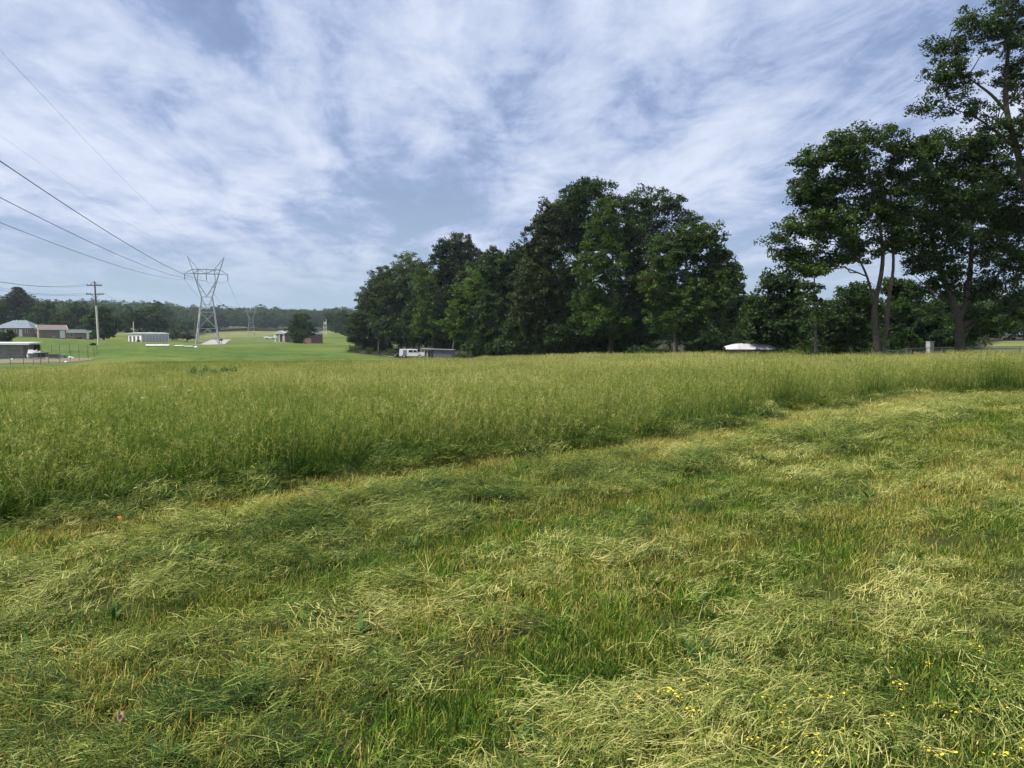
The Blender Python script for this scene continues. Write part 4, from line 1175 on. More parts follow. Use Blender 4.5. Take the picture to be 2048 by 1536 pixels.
# ------------------------------------------------------------------ buildings
def brick_mat(name, c1, c2, mortar):
    m = bpy.data.materials.new(name); m.use_nodes = True
    k = NT(m.node_tree); b = m.node_tree.nodes['Principled BSDF']
    t = k.n('ShaderNodeTexCoord'); br = k.n('ShaderNodeTexBrick')
    sp = k.n('ShaderNodeSeparateXYZ'); k.l(t.outputs['Object'], sp.inputs[0])
    cb = k.n('ShaderNodeCombineXYZ'); k.l(k.math('ADD', sp.outputs[0], sp.outputs[1]), cb.inputs[0]); k.l(sp.outputs[2], cb.inputs[1])
    k.l(cb.outputs[0], br.inputs['Vector'])
    br.inputs['Scale'].default_value = 2.4; br.inputs['Color1'].default_value = (*c1, 1); br.inputs['Color2'].default_value = (*c2, 1); br.inputs['Mortar'].default_value = (*mortar, 1)
    br.inputs['Mortar Size'].default_value = .02
    k.l(k.mix(k.ramp(k.noise(t.outputs['Object'], .7), [(.3, 0.), (.8, .35)]), br.outputs[0], tuple(c * .6 for c in c1)), b.inputs['Base Color'])
    b.inputs['Roughness'].default_value = .9
    MATS[name] = m
    return m
BR1 = brick_mat('brick_mauve', (.17, .125, .12), (.22, .16, .14), (.25, .22, .2))
BR2 = brick_mat('brick_tan', (.20, .145, .115), (.25, .18, .14), (.28, .25, .22))
BR3 = brick_mat('brick_red', (.19, .085, .065), (.22, .105, .08), (.22, .18, .15))
M_ROOFB = mat('roof_blue_grey', (.15, .19, .23), .8, var=.2, scale=1)
M_ROOFN = mat('roof_brown', (.17, .135, .125), .85, var=.2, scale=1)
M_ROOFD = mat('roof_dark', (.09, .11, .125), .85, var=.2, scale=1)
M_WHITE = mat('white_paint', (.78, .78, .76), .6, var=.08)
M_GLASS = mat('window_glass', (.03, .04, .05), .12, spec=.6)
M_DARK = mat('dark_interior', (.018, .018, .018), .9)
M_METALR = mat('metal_roof', (.55, .57, .58), .45, .4, var=.12, scale=.8)
M_DOORG = mat('door_grey', (.42, .43, .44), .6, var=.08)

def window(parent, x, y, z, w, h, face=-1, m=None, axis='y'):
    """window on a wall facing -y (axis y) or -x (axis x): frame proud of the wall, pane set inside it"""
    f = MB(); t = .07
    def bx(a0, a1, z0, z1, d0, d1):
        if axis == 'y': f_.box(a0, a1, y + min(face * d0, face * d1), y + max(face * d0, face * d1), z0, z1)
        else: f_.box(x + min(face * d0, face * d1), x + max(face * d0, face * d1), a0, a1, z0, z1)
    c = x if axis == 'y' else y
    f_ = f
    bx(c - w / 2 - t, c - w / 2, z - t, z + h + t, -.05, .06); bx(c + w / 2, c + w / 2 + t, z - t, z + h + t, -.05, .06)
    bx(c - w / 2, c + w / 2, z + h, z + h + t, -.05, .06); bx(c - w / 2, c + w / 2, z - t, z, -.05, .08)
    bx(c - w / 2, c + w / 2, z + h / 2 - .03, z + h / 2 + .03, -.05, .045)
    fr = f.build('window', M_WHITE, parent)
    g = MB(); f_ = g
    bx(c - w / 2, c + w / 2, z, z + h, -.04, .02)
    g.build('pane', m or M_GLASS, fr)
    return fr
def door(parent, x, y, w, h, m, face=-1, axis='y', z=0.0):
    d = MB()
    if axis == 'y': d.box(x - w / 2, x + w / 2, y - .05 if face < 0 else y - .02, y + .02 if face < 0 else y + .05, z, z + h)
    else: d.box(x - .05 if face < 0 else x - .02, x + .02 if face < 0 else x + .05, y - w / 2, y + w / 2, z, z + h)
    o = d.build('door', m, parent, bevel=.01)
    k_ = MB()
    if axis == 'y': k_.cyl((x + w * .38, y + face * .08, z + h * .48), (0, 1, 0), .04, .08, 8)
    else: k_.cyl((x + face * .08, y + w * .38, z + h * .48), (1, 0, 0), .04, .08, 8)
    k_.build('handle', M_INSUL, o)
    return o
def gable_roof(L, W, h0, rise, over, t, hip=0.0):
    """roof along x centred on origin, length L, width W, hips pulled in by hip"""
    m = MB(); a = L / 2 + over; b = W / 2 + over; z1 = h0 + rise; zd = h0 - rise * over / (W / 2)
    for dz in (0,):
        v = [(-a, -b, zd), (a, -b, zd), (a, b, zd), (-a, b, zd), (-a + hip + (0 if hip else 0), 0, z1), (a - hip, 0, z1)]
        v2 = [(x, y, z + t) for x, y, z in v]
        f = [(0, 1, 5, 4), (2, 3, 4, 5), (3, 0, 4), (1, 2, 5)]
        f2 = [tuple(i + 6 for i in q) for q in f]
        sides = [(0, 1, 7, 6), (1, 2, 8, 7), (2, 3, 9, 8), (3, 0, 6, 9)]
        if not hip:
            f = f[:2]; f2 = f2[:2]
            sides = [(0, 1, 7, 6), (2, 3, 9, 8), (0, 6, 10, 4), (4, 10, 9, 3), (1, 5, 11, 7), (5, 2, 8, 11)]
        m.add(v + v2, f2 + [tuple(reversed(q)) for q in f] + sides)
    return m
def eaves(parent, L, W, h0, rise, over, hip):
    zd = h0 - rise * over / (W / 2); a = L / 2 + over; b = W / 2 + over
    for sy in (-1, 1): MB().box(-a, a, sy * (b + .04) - .035, sy * (b + .04) + .035, zd - .05, zd + .12).build('gutter', M_WHITE, parent)
    if hip:
        for sx in (-1, 1): MB().box(sx * (a + .04) - .035, sx * (a + .04) + .035, -b, b, zd - .05, zd + .12).build('gutter', M_WHITE, parent)
    else:
        for sx in (-1, 1):
            for sy in (-1, 1): MB().bar((sx * (a + .03), sy * b, zd + .06), (sx * (a + .03), 0, h0 + rise + .06), .05, .17).build('barge_board', M_WHITE, parent)
def gable_walls(L, W, h, rise, hip=False):
    m = MB(); a, b = L / 2, W / 2
    if hip:
        return m.box(-a, a, -b, b, -.6, h)
    prof = [(-b, -.6), (b, -.6), (b, h), (0, h + rise), (-b, h)]
    return m.prism(prof, -a, a, 'x')

def houses():
    # blue-grey roofed house
    d = 222; x = xof(42, d); z = gz(x, d)
    h = empty('brick_house', (x, d, z), 'mauve brick house with blue-grey hipped roof at the far left', 'house', None, R(4))
    gable_walls(9.6, 7, 2.75, 0, True).build('wall', BR1, h)
    rf = gable_roof(9.6, 7, 2.75, 1.9, .45, .14, 3.4).build('roof', M_ROOFB, h); eaves(h, 9.6, 7, 2.75, 1.9, .45, True)
    MB().tube([(-.6, -.6, 4.2), (-.6, -.6, 4.95)], .09, 8).build('vent_pipe', M_WHITE, rf)
    MB().box(1.2, 1.7, .2, .7, 3.9, 4.9).build('chimney', BR1, rf)
    door(h, -1.9, -3.5, 1.0, 2.1, M_WHITE); door(h, 2.0, -3.5, .9, 2.1, M_WHITE)
    for xx in (-3.7, -.5, .6, 3.6): window(h, xx, -3.5, 1.15, .5, 1.0)
    window(h, 4.8, -.5, 1.1, 1.0, 1.1, 1, axis='x')
    MB().box(-3.2, -.8, -4.4, -3.52, -.3, .12).build('step', mat('concrete', (.42, .41, .39), .9), h)
    # brown roofed house seen from its gable corner
    d = 214; x = xof(104, d); z = gz(x, d)
    h = empty('brick_house', (x, d, z), 'tan brick house with brown gable roof and gable window beside the blue-grey roof', 'house', None, R(38))
    gable_walls(6.6, 5.0, 2.5, 1.1).build('wall', BR2, h)
    gable_roof(6.6, 5.0, 2.5, 1.1, .4, .14).build('roof', M_ROOFN, h); eaves(h, 6.6, 5.0, 2.5, 1.1, .4, False)
    window(h, -3.3, .2, 1.1, .9, .9, -1, axis='x')
    door(h, 2.35, -2.5, 1.25, 2.2, M_WHITE)
    MB().box(-.4, .6, -3.2, -2.55, -.3, .55).build('air_conditioner', mat('unit_grey', (.3, .3, .3), .6), h, bevel=.03)
    # small outbuilding
    d = 230; x = xof(160, d); z = gz(x, d)
    h = empty('brick_outbuilding', (x, d, z), 'small brick outbuilding with dark roof and pale end door', 'outbuilding', None, R(12))
    gable_walls(6.8, 4.0, 2.1, .7).build('wall', BR2, h)
    gable_roof(6.8, 4.0, 2.1, .7, .35, .12).build('roof', M_ROOFD, h); eaves(h, 6.8, 4.0, 2.1, .7, .35, False)
    door(h, 2.9, -2.0, .7, 1.9, M_WHITE); window(h, -1.6, -2.0, .9, .8, .8)
    MB().box(-.2, 1.1, -2.7, -2.1, -.3, .5).build('bin', M_DARK, h, bevel=.03)
    # storage building
    d = 214; x = xof(283, d); z = gz(x, d) 
    h = empty('storage_building', (x, d, z), 'long low white storage building with rows of grey doors', 'storage building', None, R(58))
    W_, L_ = 6.4, 8.6; H = 2.3
    MB().box(0, L_, 0, W_, -.6, H).build('wall', mat('cream_siding', (.72, .72, .68), .7, var=.06), h)
    r = MB(); r.prism([(-.25, H + .02), (W_ + .25, H + .02), (W_ + .25, H + .14), (W_ / 2, H + .42), (-.25, H + .14)], -.3, L_ + .3, 'x')
    r.build('roof', M_METALR, h)
    for i in range(8): door(h, .75 + i * 1.02, 0, .8, 1.95, M_DOORG)
    for i in range(3):
        MB().box(-.06, .01, 1.0 + i * 1.9, 2.0 + i * 1.9, .1, 1.7).build('door', mat('door_dark', (.10, .10, .11), .6), h)
        MB().box(-.035, .012, .9 + i * 1.9, 2.1 + i * 1.9, 0.02, 1.8).build('door_frame', M_WHITE, h)
    # far brick house on the right of the valley
    d = 240; x = xof(602, d); z = gz(x, d)
    h = empty('brick_house', (x, d, z), 'red brick house half hidden by a dark tree, white chimney', 'house', None, R(-16))
    gable_walls(11.6, 7, 2.9, 0, True).build('wall', BR3, h)
    rf = gable_roof(11.6, 7, 2.9, 1.6, .45, .14, 2.6).build('roof', mat('roof_slate', (.16, .18, .2), .7), h); eaves(h, 11.6, 7, 2.9, 1.6, .45, True)
    MB().box(-3.3, -2.4, -.4, .5, 3.8, 5.2).build('chimney', M_WHITE, rf)
    p = MB(); p.prism([(-6.4, 2.75), (-2.9, 2.75), (-2.9, 3.0), (-4.6, 3.75), (-6.4, 3.0)], -5.0, -3.4, 'y'); p.build('porch_roof', M_METALR, h)
    for xx in (-6.2, -4.7, -3.1): MB().tube([(xx, -4.8, -.5), (xx, -4.8, 2.8)], .13, 8).build('porch_post', M_WHITE, h)
    door(h, -4.0, -3.5, 1.0, 2.1, M_WHITE)
    for xx in (-1.5, 1.0, 3.4): window(h, xx, -3.5, 1.1, 1.0, 1.2)
    MB().box(-6.6, -2.8, -5.1, -3.52, -.5, .15).build('porch_floor', MATS['concrete'], h)
houses()

# ------------------------------------------------------------------ driveway and lanes, dirt yard
def drape(name, pts, w, m, label, lift=.03, kind='structure', n=40):
    P = np.array(pts, float); tt = np.linspace(0, len(P) - 1, n)
    X = np.interp(tt, np.arange(len(P)), P[:, 0]); Y = np.interp(tt, np.arange(len(P)), P[:, 1])
    Wd = np.interp(tt, np.arange(len(P)), w) if np.ndim(w) else np.full(n, w)
    dx = np.gradient(X); dy = np.gradient(Y); l = np.hypot(dx, dy)
    nx, ny = -dy / l, dx / l
    V = []; k_ = 7
    for j in np.linspace(-.5, .5, k_):
        x = X + nx * Wd * j; y = Y + ny * Wd * j
        V.append(np.stack([x, y, ground(x, y) + lift], -1))
    V = np.stack(V, 1).reshape(-1, 3)
    Fq = [(i * k_ + j, i * k_ + j + 1, (i + 1) * k_ + j + 1, (i + 1) * k_ + j) for i in range(n - 1) for j in range(k_ - 1)]
    o = link(name, new_mesh(name, V, np.array(Fq), m, True)); tag(o, label, None, None, kind)
M_GRAVEL = mat('gravel_drive', (.30, .29, .27), .95, var=.2, scale=.5)
M_DIRT = mat('bare_dirt', (.165, .13, .085), .95, var=.35, scale=.35, bump=.3, col2=(.12, .10, .06))
def gp(px, d): return (xof(px, d), d)
drape('driveway', [gp(424, 222), gp(428, 240), gp(436, 270), gp(442, 300)], [7.5, 7, 7, 8], M_GRAVEL, 'grey driveway running past the large lattice tower', .12)
drape('lane', [gp(360, 262), gp(440, 262), gp(520, 258), gp(570, 255)], 1.6, M_GRAVEL, 'thin pale lane crossing the valley lawn', .12)
drape('road', [gp(380, 330), gp(440, 318), gp(500, 310), gp(560, 300)], 4, M_GRAVEL, 'pale road behind the lattice tower', .12)
drape('gravel_pad', [gp(770, 142), gp(800, 141), gp(850, 140)], 3.0, M_GRAVEL, 'pale gravel strip under the white van', .06)
drape('dirt_yard', [gp(-90, 98), gp(0, 97), gp(80, 98), gp(160, 102), gp(186, 103)], [20, 20, 18, 10, 4], M_DIRT, 'bare brown dirt of the fenced yard', .05)

# ------------------------------------------------------------------ fenced yard at left: shed, junk, fence
M_WOODG = mat('weathered_boards', (.24, .225, .21), .9, var=.35, scale=1.5)
def yard():
    d = 112; x1 = xof(58, d); z = gz(x1, d)
    s = empty('open_shed', (x1, d, z), 'weathered grey board shed with white roof at the left edge', 'shed', None, R(3))
    L = 8.0; H = 2.0
    w = MB()
    n = 26
    for i in range(n):
        a = -L + i * (L - .9) / n
        b_ = MB().box(a + .008, a + (L - .9) / n - .008, -.02 + rng.uniform(-.012, .012), .03, 0.02, H + rng.uniform(-.03, .03))
        b_.build('board', M_WOODG, s)
    MB().box(-L, -.9, .04, 3.0, -.4, H).build('wall', M_WOODG, s)
    for yy in (.1, 2.9): MB().box(-.12, 0, yy - .07, yy + .07, -.4, H).build('post', M_POLED, s)
    MB().box(-.9, -.02, 2.85, 2.92, -.3, H).build('back_wall', M_DARK, s)
    r = MB(); r.prism([(-.45, H + .02), (3.3, H + .28), (3.3, H + .38), (-.45, H + .3)], -L - .3, .25, 'x'); r.build('roof', M_WHITE, s)
    MB().box(-L - .3, .27, -.5, -.46, H - .02, H + .3).build('fascia', M_WHITE, s)
    G = 'junk beside the shed'
    def place(px, d): 
        x = xof(px, d); return (x, d, gz(x, d))
    # old cupboard-like appliance tipped on its side
    o = empty('tipped_cabinet', place(58, 109), 'pale cabinet tipped against the open shed end', 'cabinet', G, R(-18)); 
    b = MB().box(-.55, .55, -.35, .35, 0, 1.1); q = b.build('body', mat('pale_metal', (.42, .44, .44), .5, var=.25), o, bevel=.04); q.rotation_euler = (0, R(24), 0); q.location = (.3, 0, .1)
    q2 = MB().box(-.48, .48, -.40, -.36, .08, 1.02).build('panel', M_WHITE, o, bevel=.01); q2.rotation_euler = (0, R(24), 0); q2.location = (.3, 0, .1)
    o = empty('water_tank', place(66, 108), 'grey open tub standing in front of the tipped cabinet', 'tub', G)
    t = MB(); t.tube([(0, 0, 0), (0, 0, .75)], [.62, .72], 14, cap=False); t.tube([(0, 0, .75), (0, 0, .8)], [.76, .76], 14, cap=False); t.add([(.62 * math.cos(i * .449), .62 * math.sin(i * .449), .04) for i in range(14)], [tuple(range(14))])
    t.build('body', mat('galv_tub', (.2, .2, .2), .6, .3), o)
    o = empty('crumpled_tarp', place(72, 111), 'crumpled pale tarp heaped behind the grey tub', 'tarp', G)
    n = 14; V = []; 
    for i in range(n):
        for j in range(n):
            u, v = i / (n - 1) * 2 - 1, j / (n - 1) * 2 - 1
            hgt = 1.15 * max(0, 1 - (u * u + v * v)) ** .6 + rng.uniform(-.16, .16) * (1 - max(abs(u), abs(v)) ** 4)
            V.append((u * 1.1, v * .7, max(.02, hgt)))
    fq = [(i * n + j, (i + 1) * n + j, (i + 1) * n + j + 1, i * n + j + 1) for i in range(n - 1) for j in range(n - 1)]
    link('sheet', new_mesh('sheet', V, fq, mat('tarp_pale', (.45, .47, .45), .6, var=.3)), o)
    def trough(px, d, w, dd, h, m, lb, cat='trough', rz=0):
        o = empty('stock_trough', place(px, d), lb, cat, G, rz)
        b = MB(); t = .06
        b.box(-w / 2, w / 2, -dd / 2, dd / 2, .02, .08)
        b.box(-w / 2, w / 2, -dd / 2, -dd / 2 + t, .08, h); b.box(-w / 2, w / 2, dd / 2 - t, dd / 2, .08, h)
        b.box(-w / 2, -w / 2 + t, -dd / 2 + t, dd / 2 - t, .08, h); b.box(w / 2 - t, w / 2, -dd / 2 + t, dd / 2 - t, .08, h)
        b.build('body', m, o)
        r = MB()
        for yy in (-dd / 2 - .02, dd / 2 + .02): r.tube([(-w / 2 - .02, yy, h), (w / 2 + .02, yy, h)], .035, 6)
        r.build('rim', m, o)
    trough(83, 108.5, 1.45, .8, .85, mat('black_plastic', (.025, .025, .025), .5), 'black plastic trough leaning by the pale tarp', rz=R(8))
    trough(106, 107, 1.75, .8, .6, mat('dark_grey_metal', (.085, .09, .095), .6), 'long dark grey trough in the middle of the yard')
    trough(124, 107, .75, .7, .5, mat('teal_plastic', (.22, .29, .28), .6), 'small pale teal bin at the right end of the troughs', 'bin')
    o = empty('old_mattress', place(80, 104.5), 'flat white mattress lying in front of the troughs', 'mattress', G, R(6))
    MB().box(-.95, .95, -.45, .45, .02, .24).build('body', M_WHITE, o, bevel=.08)
    MB().box(-.9, .9, -.52, -.46, .1, .3).build('cover_edge', mat('mattress_grey', (.3, .3, .3), .8), o)
    def bag(px, d, w, h, lb):
        x, y, z = place(px, d); o = empty('white_bag', (x, y, z), lb, 'bag', 'white bags in the yard', rng.uniform(0, 3))
        m = MB(); n = 9; rings = [(0.0, .75), (.25, 1.0), (.55, .9), (.8, .5), (.9, .16), (1.0, .3)]
        vs = []; fs = []
        for zz, rr in rings:
            for j in range(n):
                a = 6.283 * j / n; q = rr * rng.uniform(.8, 1.15)
                vs.append((w / 2 * q * math.cos(a), w / 2 * .8 * q * math.sin(a), zz * h))
        for i in range(len(rings) - 1):
            for j in range(n): fs.append((i * n + j, i * n + (j + 1) % n, (i + 1) * n + (j + 1) % n, (i + 1) * n + j))
        fs.append(tuple(range((len(rings) - 1) * n, len(rings) * n)))
        m.add(vs, fs).build('body', M_WHITE, o, smooth=True)
    bag(140, 106, .6, .36, 'white bag lying right of the teal bin'); bag(145, 105, .4, .24, 'smaller white bag touching another at the yard middle')
    bag(23, 103, .42, .25, 'white bag on the dirt below the shed wall'); bag(67, 99, .28, .22, 'little white bag near the fence below the mattress'); bag(131, 92, .5, .26, 'white bag by the front fence of the yard')
    # wire fence on thin posts around the yard
    x0, y0 = gp(186, 104)
    f = empty('wire_fence', (x0, y0, gz(x0, y0)), 'thin wire fence on crooked dark posts around the dirt yard', 'fence')
    line = [gp(-60, 84), gp(20, 84), gp(46, 85), gp(65, 86), gp(80, 87), gp(96, 88.5), gp(118, 90.5), gp(139, 94), gp(158, 98), gp(176, 103), gp(188, 109), gp(194, 116), gp(176, 124), gp(158, 127), gp(138, 127), gp(118, 127), gp(102, 127), gp(84, 127)]
    prev = None
    for i, (x, y) in enumerate(line):
        z = gz(x, y); h = rng.uniform(1.15, 1.45); lx = rng.uniform(-.09, .09)
        o = np.array([x - x0, y - y0, z - gz(x0, y0)])
        MB().tube([o - np.array([0, 0, .3]), o + np.array([lx, 0, h])], .035, 6).build('post', M_POLED, f)
        if prev is not None:
            m = MB()
            for q in (.25, .5, .75, .95):
                a = prev[0] + np.array([prev[1] * q, 0, prev[2] * q]); b = o + np.array([lx * q, 0, h * q])
                m.tube([a, (a + b) / 2 - np.array([0, 0, .04]), b], .009, 4)
            m.build('wire', M_WIRE, f)
        prev = (o, lx, h)
    # white pipes / slabs on the lawn
    def slab(px, d, L, w, h, lb, m=M_WHITE, rz=0, cat='pipe', name='culvert_pipe'):
        x, y, z = place(px, d); o = empty(name, (x, y, z), lb, cat, 'pale pieces lying on the lawn', rz)
        b = MB()
        r = h / 2
        ring = [(math.cos(a) * r, math.sin(a) * r + r) for a in np.linspace(0, 6.283, 13)[:-1]]
        for yy in np.linspace(-w / 2 + r, w / 2 - r, max(1, int(w / h))):
            b.prism([(yy + q[0], q[1]) for q in ring], -L / 2, L / 2, 'x')
        b.build('body', m, o)
        return o
    slab(316, 158, 5.0, .6, .42, 'long white pipe lying on the lawn below the storage building')
    slab(359, 166, 2.0, .7, .4, 'short pale green pipe lying on the lawn right of the long white one', mat('pale_green', (.5, .58, .48), .6))
    slab(378, 166, 2.0, .5, .34, 'short grey pipe beside the round white stone', mat('pale_grey', (.5, .53, .5), .6))
    x, y, z = place(392, 165); o = empty('white_stone', (x, y, z), 'round white stone at the right end of the lawn pipes', 'stone')
    vs = []; fs = []; n = 10
    for i, (zz, rr) in enumerate(((0, .9), (.35, 1.0), (.7, .75), (.95, .3))):
        for j in range(n): vs.append((.42 * rr * math.cos(6.283 * j / n) * rng.uniform(.9, 1.1), .32 * rr * math.sin(6.283 * j / n), .36 * zz))
    for i in range(3):
        for j in range(n): fs.append((i * n + j, i * n + (j + 1) % n, (i + 1) * n + (j + 1) % n, (i + 1) * n + j))
    fs.append(tuple(range(3 * n, 4 * n)))
    MB().add(vs, fs).build('body', M_WHITE, o, smooth=True)
yard()

# ------------------------------------------------------------------ vehicles
M_CARW = mat('white_car_paint', (.80, .80, .80), .28, var=.03, spec=.5)
M_TYRE = mat('tyre', (.02, .02, .02), .85)
M_RIM = mat('rim', (.45, .45, .46), .35, .6)
def wheel(parent, x, y, r, w):
    t = MB(); t.tube([(x, y - w / 2, r), (x, y - w / 2 + .03, r), (x, y + w / 2 - .03, r), (x, y + w / 2, r)], [r * .86, r, r, r * .86], 20)
    o = t.build('wheel', M_TYRE, parent)
    MB().cyl((x, y - math.copysign(.0, y) + (w / 2 + .006) * (1 if y > 0 else -1), r), (0, 1, 0), r * .58, .03, 14).build('rim', M_RIM, o)
def vehicle(px, d, prof, half, windows, wheels, label, cat, name, rz, L, extra=None):
    x = xof(px, d); z = gz(x, d) + .07
    o = empty(name, (x, d, z), label, cat, None, rz)
    MB().prism(prof, -half, half, 'y').build('body', M_CARW, o, bevel=.05)
    for wn in windows:
        for sy in (-1, 1):
            w = MB(); n = len(wn)
            w.prism(wn, sy * (half + .008) - .012, sy * (half + .008) + .012, 'y').build('window', M_GLASS, o)
    for wx, r in wheels:
        for sy in (-1, 1): wheel(o, wx, sy * (half - .1), r, .24)
    return o
def vehicles():
    prof = [(-2.3, .45), (-2.32, 1.0), (-2.28, 1.95), (-2.2, 2.08), (.75, 2.05), (.9, 1.98), (1.25, 1.30), (2.15, 1.18), (2.32, 1.05), (2.35, .5), (2.1, .42)]
    v = vehicle(825, 140, prof, .95, [[(-.55, 1.32), (.22, 1.32), (.22, 1.86), (-.55, 1.86)], [(.34, 1.32), (1.05, 1.32), (.82, 1.84), (.34, 1.86)]], [(-1.45, .40), (1.5, .40)],
                'white panel van with a hood parked in front of the dark grove', 'van', 'panel_van', R(-3), 4.6)
    v.scale = (1, 1, .8)
    ws = MB(); ws.add([(1.235, -.78, 1.36), (1.235, .78, 1.36), (.925, .72, 1.94), (.925, -.72, 1.94), (1.265, -.78, 1.37), (1.265, .78, 1.37), (.955, .72, 1.96), (.955, -.72, 1.96)],
                      [(0, 3, 2, 1), (4, 5, 6, 7), (0, 1, 5, 4), (1, 2, 6, 5), (2, 3, 7, 6), (3, 0, 4, 7)]); ws.build('windscreen', M_GLASS, v)
    MB().box(2.33, 2.45, -.9, .9, .5, .72).build('bumper', M_INSUL, v, bevel=.02); MB().box(-2.44, -2.33, -.9, .9, .5, .7).build('bumper', M_INSUL, v, bevel=.02)
    for sy in (-1, 1):
        MB().cyl((2.35, sy * .68, .9), (1, 0, 0), .12, .06, 12).build('headlight', mat('lamp_glass', (.7, .7, .65), .1), v)
        MB().box(1.05, 1.2, sy * 1.02 - .08, sy * 1.02 + .08, 1.35, 1.55).build('mirror', M_INSUL, v)
    MB().box(-2.36, -2.33, -.6, .6, 1.3, 1.8).build('rear_window', M_GLASS, v)
    MB().box(-1.6, -.9, -.966, -.952, .5, 1.95).build('rear_side_seam', mat('seam_grey', (.25, .25, .25), .5), v)
    # trailer
    d = 141; x = xof(793, d); z = gz(x, d) + .07
    t = empty('flat_trailer', (x, d, z), 'low dark flat trailer just left of the white van', 'trailer', None, R(-3))
    MB().box(-1.0, 1.0, -.8, .8, .5, .6).build('deck', M_POLED, t)
    m = MB(); m.bar((1.0, -.4, .5), (1.45, 0, .48), .08); m.bar((1.0, .4, .5), (1.45, 0, .48), .08); m.build('tongue', M_DARK, t)
    for sy in (-1, 1):
        wheel(t, -.1, sy * .85, .3, .18)
        MB().box(-.95, .95, sy * .78 - .03, sy * .78 + .03, .75, .82).build('side_rail', M_DARK, t)
        for xx in (-.9, 0, .9): MB().box(xx - .03, xx + .03, sy * .78 - .03, sy * .78 + .03, .6, .76).build('stake', M_DARK, t)
    # distant white car
    prof = [(-2.3, .35), (-2.32, .85), (-1.95, 1.0), (-1.55, 1.45), (.3, 1.48), (.95, 1.02), (2.1, .85), (2.3, .7), (2.3, .35)]
    prof = [(-x, z) for x, z in prof][::-1]
    c = vehicle(541, 300, prof, .9, [[(-.85, 1.0), (-.3, 1.4), (.45, 1.4), (.45, 1.0)], [(.55, 1.0), (.55, 1.4), (1.45, 1.38), (1.75, 1.0)]], [(-1.4, .33), (1.4, .33)], 'small white car parked on the road left of the far brick house', 'car', 'parked_car', R(-4), 4.6)
    MB().box(-2.36, -2.3, -.8, .8, .38, .55).build('bumper', M_INSUL, c)
    # small mailbox-like dark thing by the driveway
    x = xof(443, 236); z = gz(x, 236)
    b = empty('mailbox', (x, 236, z), 'dark mailbox on a post beside the grey driveway', 'mailbox')
    MB().tube([(0, 0, -.3), (0, 0, 1.1)], .08, 6).build('post', M_POLED, b)
    m = MB(); m.prism([(-.3, 1.1), (.3, 1.1), (.3, 1.45), (.18, 1.62), (-.18, 1.62), (-.3, 1.45)], -.5, .5, 'y'); m.build('box', M_DARK, b)
vehicles()

def carport():
    d = 132; x = xof(876, d); z = gz(x, d)
    o = empty('open_carport', (x, d, z), 'low open shed with sloping metal roof beside the white van', 'shed', None, R(-4))
    s = mpp(d); H = 1.6
    L = 5.6
    r = MB(); r.prism([(-L / 2 - .1, H + .22), (L / 2 + .1, H), (L / 2 + .1, H + .08), (-L / 2 - .1, H + .32)], -1.9, 1.9, 'y'); r.build('roof', mat('carport_roof', (.34, .35, .36), .5, .3), o)
    for i in range(14):
        a = -.55 + i * .24
        MB().box(a, a + .225, -1.72, -1.66 + (i % 2) * .02, .05, H - .02 - .0).build('wall_panel', mat('corrugated_grey', (.19, .19, .195), .55, .3, var=.15), o)
    for xx in (-2.7, -1.6): 
        for yy in (-1.7, 1.7): MB().box(xx - .05, xx + .05, yy - .05, yy + .05, -.3, H + .2).build('post', M_POLE, o)
    MB().box(-2.75, 2.75, 1.72, 1.78, 0, H - .02).build('back_wall', M_WOODG, o)
    MB().box(2.68, 2.74, -1.65, 1.7, 0, H - .02).build('side_wall', MATS['corrugated_grey'], o)
    m = MB(); m.bar((-1.5, -1.2, 0), (-.8, -1.0, 1.1), .08); m.build('leaning_plank', M_POLE, o)
    MB().box(-2.4, -1.7, -.6, .2, 0, .55).build('stored_crate', M_WOODG, o)
carport()

